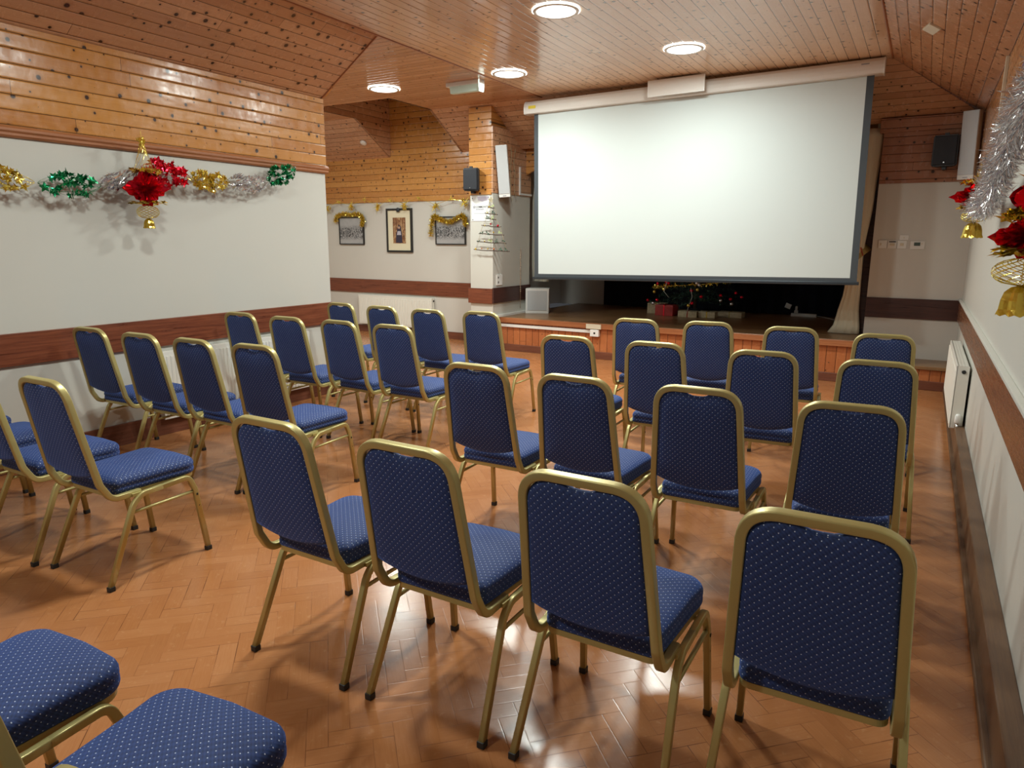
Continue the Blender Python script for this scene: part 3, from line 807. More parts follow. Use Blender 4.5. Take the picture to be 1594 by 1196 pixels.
def tinsel(path, r_, n_, ln, mat, name='tinsel_garland', parent=None, seed=1, wd=0.0022):
    rn = random.Random(seed); bm = nb()
    path = [Vector(p) for p in path]
    for k in range(n_):
        t = rn.random() * (len(path) - 1); i = min(int(t), len(path) - 2); f = t - i
        c_ = path[i].lerp(path[i + 1], f); tg = (path[i + 1] - path[i]).normalized()
        d = Vector((rn.gauss(0, 1), rn.gauss(0, 1), rn.gauss(0, 1))); d = (d - tg * d.dot(tg) * 0.6).normalized()
        L_ = r_ * rn.uniform(0.6, 1.05)
        bend = Vector((rn.gauss(0, 1), rn.gauss(0, 1), rn.gauss(0, 1))) * (r_ * 0.16)
        sd = d.cross(tg + Vector((rn.uniform(-1, 1), rn.uniform(-1, 1), rn.uniform(-1, 1)))).normalized() * wd * rn.uniform(0.6, 1.3)
        p1 = c_ + d * L_ * 0.5 + bend; p2 = c_ + d * L_ + bend * 0.4
        a = [bm.verts.new(c_ - sd), bm.verts.new(c_ + sd), bm.verts.new(p1 + sd), bm.verts.new(p1 - sd), bm.verts.new(p2)]
        bm.faces.new((a[0], a[1], a[2], a[3])); bm.faces.new((a[3], a[2], a[4]))
    tube(bm, path, 0.006, 0.006, 6)
    return link(name, bm, mat, parent)
tp = []
for k in range(40):
    a = k * 0.42 + 2.6; z = 0.36 + k * 0.018; R_ = 0.76 * (1 - z / 1.75)
    tp.append((R_ * cos(a), R_ * sin(a), z))
tinsel(tp, 0.05, 1800, 0.03, 'foil_gold', 'tree_tinsel', tr, 5, 0.005)
link('light_cable', tube(nb(), [(0.10, -0.60, 0.42), (0.13, -0.62, 0.30), (0.08, -0.60, 0.16), (0.05, -0.58, 0.06)], 0.006, 0.006, 6), 'white_plastic', tr, True)
link('light_cable', tube(nb(), [(-0.25, -0.55, 0.50), (-0.28, -0.58, 0.36), (-0.20, -0.60, 0.28)], 0.006, 0.006, 6), 'white_plastic', tr, True)

def parcel(x, y, w_, d_, h_, rz, mat, rib, label):
    e = empty('wrapped_present', label, 'present', (x, y, ZS), rz, 'presents under the tree')
    link('box', bx(-w_ / 2, w_ / 2, -d_ / 2, d_ / 2, 0, h_, bev=0.005), mat, e)
    bm = bx(-0.008, 0.008, -d_ / 2 - 0.002, d_ / 2 + 0.002, -0.0, h_ + 0.002)
    link('ribbon', bm, rib, e)
parcel(-3.34, 9.98, 0.26, 0.20, 0.15, 0.1, 'parcel', 'foil_gold', 'cream patterned present behind the red parcel')
parcel(-3.13, 9.76, 0.27, 0.20, 0.15, -0.1, 'parcel_red', 'foil_red', 'red wrapped present at the left of the tree')
parcel(-2.79, 9.68, 0.26, 0.17, 0.085, 0.1, 'parcel', 'sash', 'flat patterned present, left one of three low parcels in front of the tree')
parcel(-2.53, 9.74, 0.23, 0.16, 0.085, 0.0, 'parcel', 'foil_gold', 'flat patterned present in the middle of the low parcels')
parcel(-2.27, 9.98, 0.34, 0.18, 0.075, -0.05, 'parcel', 'sash2', 'long low present at the right of the tree')
e = empty('power_strip', 'white power strip on the stage in front of the black backdrop', 'power strip', (-1.40, 10.60, ZS), 0.0)
link('strip', bx(-0.17, 0.17, -0.03, 0.03, 0, 0.045, bev=0.006), 'white_plastic', e)
link('plug', bx(-0.13, -0.08, -0.03, 0.02, 0.045, 0.085, bev=0.005), 'white_plastic', e)
link('plug_head', lathe(nb(), [(0.001, 0), (0.016, 0), (0.016, 0.05), (0.01, 0.06), (0.001, 0.06)], 12, -0.105, 0, 0.085), 'white_plastic', e, True)
link('cable', tube(nb(), [(0.17, 0, 0.02), (0.30, -0.08, 0.008), (0.42, -0.25, 0.007), (0.52, -0.50, 0.007), (0.60, -0.9, 0.007)], 0.008, 0.008, 6), 'white_plastic', e, True)
o = link('hanging_tag', bx(-0.04, 0.04, -0.004, 0.004, -0.035, 0.035), 'paper'); o.location = (-1.64, 10.737, 0.60); o.rotation_euler = (0, 0.35, 0)
tag(o, 'small white card pinned low on the black backdrop', 'card')

# ------------------------------------------------------------------ pictures on the back wall
def photo_mat(name, kind):
    m, nt, b = new_mat(name); n = N(nt); P = n.obj()
    s_ = n.sep(P)
    if kind == 'bw':
        nz = n.noise(n.xyz(s_[0], n.m('MULTIPLY', s_[2], 0.7), 3.0), 22, 4, 0.7, 1.5)
        band = n.m('SUBTRACT', 1.0, n.m('ABSOLUTE', n.m('DIVIDE', n.m('SUBTRACT', s_[2], 0.19), 0.15)), clamp=True)
        nz2 = n.noise(n.xyz(s_[0], s_[2], 7.0), 55, 3, 0.7, 0.6)
        crowd = n.m('MULTIPLY', n.rng(n.m('ADD', n.m('MULTIPLY', nz, 0.5), n.m('MULTIPLY', nz2, 0.6)), 0.50, 0.60, 0, 1), n.rng(band, 0.15, 0.6, 0, 1))
        base = n.mix(n.noise(P, 9, 3), col((0.50, 0.50, 0.50)), col((0.30, 0.30, 0.31)))
        nt.links.new(n.mix(crowd, base, col((0.025, 0.025, 0.028))), b.inputs['Base Color'])
    else:
        nz = n.noise(n.xyz(n.m('MULTIPLY', s_[0], 2.6), s_[2], 1.0), 12, 4, 0.7, 1.0)
        c1 = n.ramp(nz, [(0.32, (0.05, 0.025, 0.015)), (0.5, (0.25, 0.10, 0.04)), (0.62, (0.55, 0.38, 0.20)), (0.72, (0.10, 0.06, 0.05))])
        nt.links.new(c1, b.inputs['Base Color'])
    b.inputs['Roughness'].default_value = 0.3
    return m
MT['bw1'] = photo_mat('group photograph', 'bw'); MT['bw2'] = photo_mat('crowd photograph', 'bw'); MT['colp'] = photo_mat('colour portrait background', 'c')
def picture(x0, x1, z0, z1, photo, label, mat_w=0.0, tilt=0.0):
    e = empty('framed_picture', label, 'picture', ((x0 + x1) / 2, YB, z0))
    e.rotation_euler = (0, tilt, 0)
    h = (x1 - x0) / 2; H = z1 - z0; f = 0.016 if not mat_w else 0.03
    bm = nb()
    box(bm, -h, -h + f, -0.030, 0, 0, H); box(bm, h - f, h, -0.030, 0, 0, H)
    box(bm, -h + f, h - f, -0.030, 0, 0, f); box(bm, -h + f, h - f, -0.030, 0, H - f, H)
    link('frame', bm, 'picblack', e)
    if mat_w:
        link('mount', bx(-h + f, h - f, -0.018, -0.010, f, H - f), 'matboard', e)
        pm = link('photo', bx(-h + f + mat_w, h - f - mat_w, -0.021, -0.016, f + mat_w * 1.1, H - f - mat_w * 1.1), photo, e)
    else:
        pm = link('photo', bx(-h + f, h - f, -0.020, -0.010, f, H - f), photo, e)
    return e
picture(-8.525, -7.985, 1.435, 1.88, 'bw1', 'black-framed group photograph, left of the three pictures on the back wall')
p2_ = picture(-7.50, -6.985, 1.32, 2.00, 'colp', 'tall black-framed colour portrait with cream mount, middle picture', 0.10)
bm = nb(); prism(bm, [(-0.07, 0.15), (0.06, 0.15), (0.055, 0.30), (0.04, 0.36), (0.035, 0.40), (0.015, 0.42), (-0.015, 0.42), (-0.03, 0.39), (-0.04, 0.35), (-0.06, 0.29)], 'y', -0.0235, -0.0212)
link('figure_robe', bm, plain('dark robe', (0.03, 0.025, 0.05), 0.5), p2_)
bm = nb(); lathe(bm, [(0.001, -0.0245), (0.02, -0.0245), (0.02, -0.0237), (0.001, -0.0237)], 16, 0, 0, 0.385, 'y')
link('figure_face', bm, plain('portrait face', (0.5, 0.32, 0.22), 0.5), p2_)
bm = nb(); prism(bm, [(-0.045, 0.27), (0.04, 0.27), (0.03, 0.33), (-0.03, 0.33)], 'y', -0.0245, -0.0236)
link('figure_collar', bm, plain('pale collar', (0.45, 0.42, 0.48), 0.5), p2_)
link('clip', ball(nb(), (0.0, -0.045, 0.655), 0.03, 10, 8, (1.2, 0.5, 1.2)), 'black_plastic', p2_, True)
picture(-6.53, -5.975, 1.445, 1.865, 'bw2', 'black-framed crowd photograph, right of the three pictures, nearest the pier')
yy = YB - 0.065
tag(tinsel([(-8.56, yy, 1.80), (-8.53, yy, 1.90), (-8.38, yy, 1.93), (-8.22, yy, 1.91), (-8.05, yy, 1.93), (-7.97, yy, 1.88), (-7.96, yy, 1.79), (-7.99, yy, 1.73)], 0.055, 1500, 0.05, 'foil_gold', seed=11, wd=0.004),
    'gold tinsel draped over the left framed photograph', 'tinsel', 'gold tinsel on picture frames')
tag(tinsel([(-6.60, yy, 1.58), (-6.57, yy, 1.76), (-6.53, yy, 1.88), (-6.45, yy, 1.84), (-6.30, yy, 1.78), (-6.15, yy, 1.80), (-6.02, yy, 1.88), (-5.96, yy, 1.84), (-5.95, yy, 1.72)], 0.062, 1900, 0.05, 'foil_gold', seed=12, wd=0.004),
    'gold tinsel draped over the right framed photograph', 'tinsel', 'gold tinsel on picture frames')

# notice on the pier
e = empty('notice', 'white notice sheet reading community, pinned on the pier', 'notice', (-5.235, YP, 1.765))
link('sheet', bx(-0.145, 0.150, -0.006, -0.001, 0, 0.33, bev=0.001), 'paper', e)
def text(s_, size, loc, mat, parent, rx=pi / 2, ext=0.0006):
    cu_ = bpy.data.curves.new('lettering', 'FONT'); cu_.body = s_; cu_.size = size; cu_.extrude = ext; cu_.offset = size * 0.012
    cu_.align_x = 'LEFT'
    o = bpy.data.objects.new('lettering', cu_); C.objects.link(o)
    dg = bpy.context.evaluated_depsgraph_get()
    me = bpy.data.meshes.new_from_object(o.evaluated_get(dg)); bpy.data.objects.remove(o)
    o = bpy.data.objects.new('lettering', me); C.objects.link(o)
    me.materials.clear(); me.materials.append(MT[mat]); o.parent = parent; o.location = loc; o.rotation_euler = (rx, 0, 0)
    return o
text('COMMUNITY', 0.034, (-0.075, -0.0065, 0.175), 'ink', e)
bm = nb()
star = [(0.028 * (1 if k % 2 == 0 else 0.45) * sin(k * pi / 5) - 0.098, 0.028 * (1 if k % 2 == 0 else 0.45) * cos(k * pi / 5) + 0.185) for k in range(10)]
prism(bm, star, 'y', -0.0075, -0.006)
link('emblem', bm, 'greyink', e)
bm = nb(); box(bm, -0.10, 0.135, -0.0072, -0.006, 0.098, 0.102)
for k in range(9): box(bm, -0.07 + k * 0.014, -0.061 + k * 0.014, -0.0072, -0.006, 0.148, 0.162)
link('small_print', bm, 'greyink', e)
bm = nb(); prism(bm, [(-0.05 + 0.0, 0.325), (0.135, 0.325), (0.12, 0.275), (0.03, 0.255), (-0.035, 0.275)], 'y', -0.0074, -0.006)
link('tinted_patch', bm, 'lilac', e)
for px, pz in ((-0.125, 0.30), (0.13, 0.31), (-0.12, 0.02)):
    link('pin', ball(nb(), (px, -0.009, pz), 0.006, 8, 6), 'black_plastic', e, True)

# ------------------------------------------------------------------ twig tree hanging on the corner of the pier
TWX, TWY = -5.03, 8.045
tw = empty('twig_tree_hanging', 'wall-hung tree of twigs and baubles on the pier corner', 'decoration', (TWX, TWY, 0))
rn = random.Random(4)
levels = [(1.945, 0.055), (1.865, 0.10), (1.80, 0.08), (1.705, 0.155), (1.60, 0.20), (1.495, 0.235), (1.385, 0.285)]
for z, h in levels:
    pts = [(-h + 2 * h * k / 8, rn.uniform(-0.004, 0.004), z - 0.02 * k / 8 + rn.uniform(-0.005, 0.005)) for k in range(9)]
    link('twig', tube(nb(), pts, 0.014, 0.014, 7, taper=[0.6 + 0.4 * sin(pi * (k + 1) / 10) for k in range(9)]), 'twig', tw, True)
    n_ = max(2, int(h * 22))
    for k in range(n_):
        x = -h + 2 * h * (k + 0.5) / n_ + rn.uniform(-0.01, 0.01)
        q = rn.random()
        if q < 0.55:
            link('berry', ball(nb(), (x, -0.014, z + rn.uniform(-0.004, 0.02)), rn.uniform(0.009, 0.016), 8, 6), rn.choice(['ginger', 'foil_red', 'foil_gold']), tw, True)
        else:
            bm = nb(); c_ = Vector((x, -0.015, z + 0.005))
            for j in range(7):
                d = Vector((rn.uniform(-1, 1), rn.uniform(-0.4, 0.1), rn.uniform(-0.5, 1))).normalized() * rn.uniform(0.025, 0.045)
                sd = d.cross(Vector((0, 1, 0))).normalized() * 0.006
                bm.faces.new([bm.verts.new(c_), bm.verts.new(c_ + d * 0.5 + sd), bm.verts.new(c_ + d), bm.verts.new(c_ + d * 0.5 - sd)])
            link('sprig', bm, rn.choice(['needles', 'needles', 'leafpale']), tw)
for s_ in (-1, 1):
    pts = [(0, -0.004, 2.08)] + [(s_ * h * 0.86, -0.006, z) for z, h in levels]
    link('string', tube(nb(), pts, 0.004, 0.004, 5), 'cord', tw, True)
link('string', tube(nb(), [(0, -0.004, 2.08), (0, -0.004, 1.385)], 0.004, 0.004, 5), 'cord', tw, True)
def starpoly(bm, c_, r_, n_=5, inner=0.45, ax=Vector((1, 0, 0)), ay=Vector((0, 0, 1)), cup=0.0, rot=0.0):
    c_ = Vector(c_); nn = ax.cross(ay)
    m0 = bm.verts.new(c_ + nn * cup)
    vs = []
    for k in range(2 * n_):
        rr = r_ if k % 2 == 0 else r_ * inner
        a = rot + k * pi / n_
        vs.append(bm.verts.new(c_ + ax * rr * sin(a) + ay * rr * cos(a)))
    for k in range(2 * n_): bm.faces.new((m0, vs[k], vs[(k + 1) % (2 * n_)]))
bm = nb(); starpoly(bm, (0, -0.015, 2.035), 0.05, cup=0.008); bmesh.ops.solidify(bm, geom=bm.faces, thickness=0.006)
link('star', bm, 'matboard', tw)
bm = nb()
for k in range(22): ball(bm, (XL + 0.012, 8.80 + 0.004 * sin(k), 1.38 - k * 0.028), 0.009, 8, 6)
tube(bm, [(XL + 0.012, 8.80, 1.42), (XL + 0.012, 8.80, 0.55)], 0.006, 0.006, 6)
tag(link('bead_string', bm, plain('striped beads', (0.50, 0.38, 0.28), 0.5, var=0.7, bscale=50), None, True), 'beaded string hanging down the pier side near the stage', 'decoration')

# ------------------------------------------------------------------ foil garlands
def rvec(rn): return Vector((rn.gauss(0, 1), rn.gauss(0, 1), rn.gauss(0, 1))).normalized()
def foil_section(p0, p1, R_, mat, parent, seed, shape='leaf', strands=7, name='foil_section', leaves=9, ls=0.028):
    rn = random.Random(seed); bm = nb()
    p0, p1 = Vector(p0), Vector(p1); d = p1 - p0; L_ = d.length; t = d.normalized()
    a1 = t.orthogonal().normalized(); a2 = t.cross(a1)
    for s_ in range(strands):
        a0 = 2 * pi * s_ / strands + rn.uniform(-.2, .2)
        pts = []
        for k in range(13):
            f = k / 12; rr = R_ * (sin(pi * f) ** 0.75) * (1 + 0.12 * sin(5 * f + s_)) + 0.004
            aa = a0 + 0.5 * sin(2 * pi * f + s_)
            pts.append(p0 + d * f + (a1 * cos(aa) + a2 * sin(aa)) * rr + Vector((0, 0, -0.012 * sin(pi * f))))
        tube(bm, pts, 0.0055, 0.0018, 4)
        for q in range(leaves):
            f = rn.uniform(0.12, 0.88); k = int(f * 12); c_ = pts[k].lerp(pts[k + 1], f * 12 - k) + rvec(rn) * 0.006
            nn = rvec(rn); ax = nn.orthogonal().normalized(); ay = nn.cross(ax)
            if shape == 'leaf': starpoly(bm, c_, ls * rn.uniform(0.7, 1.15), 5, 0.5, ax, ay, 0.006, rn.uniform(0, 6))
            else:
                v = [c_ + ax * rn.uniform(0.6, 1.2) * ls * 1.5, c_ + ay * ls * 0.35, c_ - ax * ls * rn.uniform(0.6, 1.3), c_ - ay * ls * 0.3]
                bm.faces.new([bm.verts.new(x) for x in v])
    return link(name, bm, mat, parent)
GX = -4.895
g = empty('foil_garland', 'foil garland in gold, green, silver and red along the left wall', 'garland', (0, 0, 0))
foil_section((GX, 1.93, 1.90), (GX, 2.40, 1.85), 0.065, 'foil_gold', g, 1, 'leaf', leaves=14)
foil_section((GX, 2.42, 1.85), (GX, 2.82, 1.86), 0.066, 'foil_green', g, 2, 'leaf', 7, leaves=7, ls=0.036)
foil_section((GX, 2.80, 1.865), (GX, 3.16, 1.97), 0.055, 'foil_silver', g, 3, 'strip', 9, leaves=26, ls=0.022)
foil_section((GX, 3.12, 2.01), (GX, 3.50, 1.965), 0.075, 'foil_red', g, 4, 'leaf', 8, leaves=14, ls=0.038)
foil_section((GX, 3.48, 1.965), (GX, 3.86, 1.955), 0.066, 'foil_gold', g, 5, 'leaf', 8, leaves=18)
foil_section((GX, 3.82, 1.955), (GX, 4.26, 1.985), 0.068, 'foil_silver', g, 6, 'strip', 9, leaves=28, ls=0.022)
foil_section((GX + 0.02, 4.22, 2.00), (GX, 4.56, 2.125), 0.075, 'foil_green', g, 7, 'leaf', 8, leaves=15)
link('fixing_pin', ball(nb(), (GX - 0.02, 4.57, 2.135), 0.012, 8, 6), 'chrome', g, True)

def pleat_star(bm, c_, r_, n_, ax, ay, depth, petals=2, seed=0):
    rn = random.Random(seed); nn = ax.cross(ay).normalized()
    for q in range(petals):
        cc = Vector(c_) + nn * (q - (petals - 1) / 2) * depth * 1.2
        m0 = bm.verts.new(cc); vs = []
        for k in range(4 * n_):
            a = 2 * pi * k / (4 * n_) + q * 0.35
            base = r_ * (0.80 + 0.30 * abs(cos(a * 2)) ** 3)
            rr = base * (1.0 if k % 2 == 0 else 0.86)
            off_ = depth * (1 if k % 2 == 0 else -1) * 0.6 + rn.uniform(-.3, .3) * depth
            vs.append(bm.verts.new(cc + ax * rr * cos(a) + ay * rr * sin(a) + nn * off_))
        for k in range(len(vs)): bm.faces.new((m0, vs[k], vs[(k + 1) % len(vs)]))
def hang_star(loc, label, top, sr, h_lat, bell, rz=0.0, seed=1, gold_top=True, squash=1.0):
    e = empty('foil_star_hanging', label, 'decoration', loc, rz, 'hanging foil stars')
    rn = random.Random(seed)
    A, B = Vector((1, 0, 0)), Vector((0, 0, 1))
    if gold_top:
        bm = nb(); N_ = 11
        for k in range(N_):
            for dirn in (-1, 1):
                pts = []
                for j in range(9):
                    f = j / 8; a = 2 * pi * k / N_ + dirn * f * 2.2; rr = (0.012 + 0.046 * f) * (1 + 0.1 * sin(k))
                    pts.append((rr * cos(a), rr * sin(a), top * (1 - f)))
                tube(bm, pts, 0.0018, 0.0007, 4)
        link('mesh_cone', bm, 'foil_gold', e)
        bm = nb()
        for k in range(26):
            c_ = Vector((rn.gauss(0, 0.016), rn.gauss(0, 0.016), top + rn.uniform(-0.025, 0.03)))
            nn = rvec(rn); ax = nn.orthogonal().normalized(); starpoly(bm, c_, 0.018, 4, 0.4, ax, nn.cross(ax), 0.004)
        link('tip', bm, 'foil_gold', e)
    bm = nb()
    for k in range(40):
        a = rn.uniform(0, 2 * pi); rr = rn.uniform(0.2, 0.72) * sr
        nn = (Vector((0, 0, 1)) + rvec(rn) * 0.6).normalized(); ax = nn.orthogonal().normalized()
        starpoly(bm, (rr * cos(a), rr * sin(a) * 0.6, rn.uniform(-0.012, 0.012)), 0.03, 5, 0.45, ax, nn.cross(ax), 0.005, rn.uniform(0, 6))
    link('gold_collar', bm, 'foil_gold', e)
    # red star body: stacked pleated squares facing the room on several axes
    zc_ = -sr * 0.62 * squash
    bm = nb()
    for k in range(5):
        a = k * pi / 5; ax = Vector((cos(a), sin(a), 0)); ay = Vector((0, 0, 1)) * 0.62 * squash
        pleat_star(bm, (0, 0, zc_), sr, 7, ax, ay, 0.014, 1, seed + k)
    for k in range(60):
        d = rvec(rn); d.z *= 0.55; tip = Vector((0, 0, zc_)) + d.normalized() * sr * rn.uniform(0.6, 0.95) * Vector((1, 1, 1)).length / sqrt(3)
        tip.z = zc_ + (tip.z - zc_) * 0.62
        s1 = rvec(rn) * 0.02
        b0 = Vector((0, 0, zc_)) + (tip - Vector((0, 0, zc_))) * 0.35
        bm.faces.new([bm.verts.new(b0 + s1), bm.verts.new(b0 - s1), bm.verts.new(tip)])
    link('red_star', bm, 'foil_red', e)
    z1 = -sr * 1.22 * squash
    bm = nb()
    for k in range(36):
        a = rn.uniform(0, 2 * pi); rr = rn.uniform(0.04, sr * 0.85)
        nn = (Vector((0, 0, 1)) + rvec(rn) * 0.4).normalized(); ax = nn.orthogonal().normalized()
        starpoly(bm, (rr * cos(a), rr * sin(a) * 0.7, z1 + rn.uniform(-0.01, 0.01) + 0.02), 0.03, 4, 0.5, ax, nn.cross(ax), 0.004, rn.uniform(0, 6))
    for k in range(12):
        for dirn in (-1, 1):
            pts = []
            for j in range(11):
                f = j / 10; a = 2 * pi * k / 12 + dirn * f * 2.6; rr = 0.075 * sqrt(max(0, 1 - (2 * f - 1) ** 2) * 0.8 + 0.05 * (1 - f)) + 0.006
                pts.append((rr * cos(a), rr * sin(a), z1 + (-h_lat) * f))
            tube(bm, pts, 0.0036, 0.001, 4)
    link('gold_lattice', bm, 'foil_gold', e)
    z2 = z1 - h_lat
    bm = nb(); sg = 24; rings = []
    for r_, z_ in [(0.10, 0.0), (0.45, -0.06), (0.72, -0.22), (0.85, -0.5), (0.90, -0.8), (1.0, -1.0)]:
        rings.append([bm.verts.new(((r_ * bell * (1 + 0.10 * cos(k * pi * 6 / sg * 2))) * cos(2 * pi * k / sg), (r_ * bell * (1 + 0.10 * cos(k * pi * 12 / sg))) * sin(2 * pi * k / sg), z2 + z_ * bell * 1.65 + (0.06 * bell * cos(k * pi) if z_ < -0.9 else 0))) for k in range(sg)])
    for i in range(5):
        for k in range(sg): bm.faces.new((rings[i][k], rings[i][(k + 1) % sg], rings[i + 1][(k + 1) % sg], rings[i + 1][k]))
    bmesh.ops.solidify(bm, geom=bm.faces, thickness=0.001)
    link('bell', bm, 'foil_gold', e)
    link('thread', tube(nb(), [(0, 0, top + 0.08 if gold_top else 0.12), (0, 0, z2)], 0.002, 0.002, 5), 'foil_gold', e)
    return e
hang_star((-4.81, 3.085, 1.975), 'red foil star with gold mesh cone and bell on the left wall', 0.19, 0.145, 0.09, 0.040, rz=radians(80), seed=3, squash=1.35)
hang_star((0.243, 5.42, 1.880), 'small red foil star with gold bell, far one on the right wall', 0.07, 0.142, 0.075, 0.058, rz=radians(40), seed=5, gold_top=False)
ns = hang_star((0.240, 2.42, 1.580), 'large red foil star with gold bell, near one at the photo edge', 0.05, 0.090, 0.075, 0.050, rz=radians(20), seed=9, gold_top=False, squash=1.1)
bm = nb(); pleat_star(bm, (0.02, 0, 0.045), 0.085, 7, Vector((0.8, 0.2, 0)).normalized(), Vector((0.1, 0.0, 0.9)), 0.014, 2, 4)
link('red_star', bm, 'foil_red', ns)
bm = nb(); rn = random.Random(8)
for k in range(16):
    nn = rvec(rn); ax = nn.orthogonal().normalized(); starpoly(bm, (0.03 + rn.gauss(0, .018), rn.gauss(0, .02), 0.05 + rn.gauss(0, .03)), 0.035, 4, 0.5, ax, nn.cross(ax), 0.006)
link('gold_leaves', bm, 'foil_gold', ns)
# tinsel on the right wall
tag(tinsel([(0.258, 5.50, 1.74), (0.262, 5.10, 1.715), (0.265, 4.70, 1.745), (0.265, 4.30, 1.83), (0.265, 4.05, 1.91), (0.265, 3.75, 1.96), (0.265, 3.45, 1.99), (0.265, 3.10, 2.0), (0.265, 2.8, 2.03)], 0.098, 7600, 0.06, 'foil_silver', 'silver_tinsel_garland', seed=21, wd=0.0024),
    'thick silver tinsel garland swagged along the right-hand wall', 'tinsel')
tag(tinsel([(0.235, 5.60, 1.86), (0.25, 5.60, 1.93), (0.28, 5.58, 2.02), (0.30, 5.55, 2.07)], 0.035, 600, 0.03, 'foil_gold', 'gold_tinsel_strand', seed=22, wd=0.003),
    'short gold tinsel strand above the far red star', 'tinsel')

# gold star garland on the back wall
g = empty('star_garland', 'thin gold garland of foil stars above the framed pictures', 'garland', (0, 0, 0))
gy = YB - 0.085
nodes = [(-8.80, 2.11), (-8.72, 2.05), (-8.46, 2.12), (-8.18, 2.07), (-7.90, 2.14), (-7.62, 2.06), (-7.36, 2.12), (-7.08, 2.07), (-6.80, 2.15), (-6.48, 2.04), (-6.20, 2.11), (-5.95, 2.08)]
link('string', tube(nb(), [(x, gy, z) for x, z in nodes], 0.006, 0.003, 5), 'foil_gold', g)
for k, (x, z) in enumerate(nodes):
    bm = nb(); rn = random.Random(50 + k); big = k % 2 == 1
    for q in range(30 if big else 10):
        d = rvec(rn); d.y *= 0.4; L_ = rn.uniform(0.05, 0.14) if big else rn.uniform(0.03, 0.08)
        c_ = Vector((x, gy, z - (0.03 if big else 0))); sd = d.cross(Vector((0, 1, 0.2))).normalized() * 0.007
        bm.faces.new([bm.verts.new(c_ - sd), bm.verts.new(c_ + sd), bm.verts.new(c_ + d * L_)])
    if big:
        for q in range(5):
            nn = rvec(rn); ax = nn.orthogonal().normalized()
            starpoly(bm, (x + rn.gauss(0, .03), gy, z - 0.03 + rn.gauss(0, .03)), 0.04, 5, 0.4, ax, nn.cross(ax), 0.005)
    link('foil_starburst', bm, 'foil_gold', g)

# ------------------------------------------------------------------ banquet chairs
def box_uv(me):
    uvl = me.uv_layers.new(name='UVMap')
    for p in me.polygons:
        n_ = p.normal; a = max(range(3), key=lambda i: abs(n_[i]))
        for li in p.loop_indices:
            v = me.vertices[me.loops[li].vertex_index].co
            uvl.data[li].uv = (v.y, v.z) if a == 0 else ((v.x, v.z) if a == 1 else (v.x, v.y))

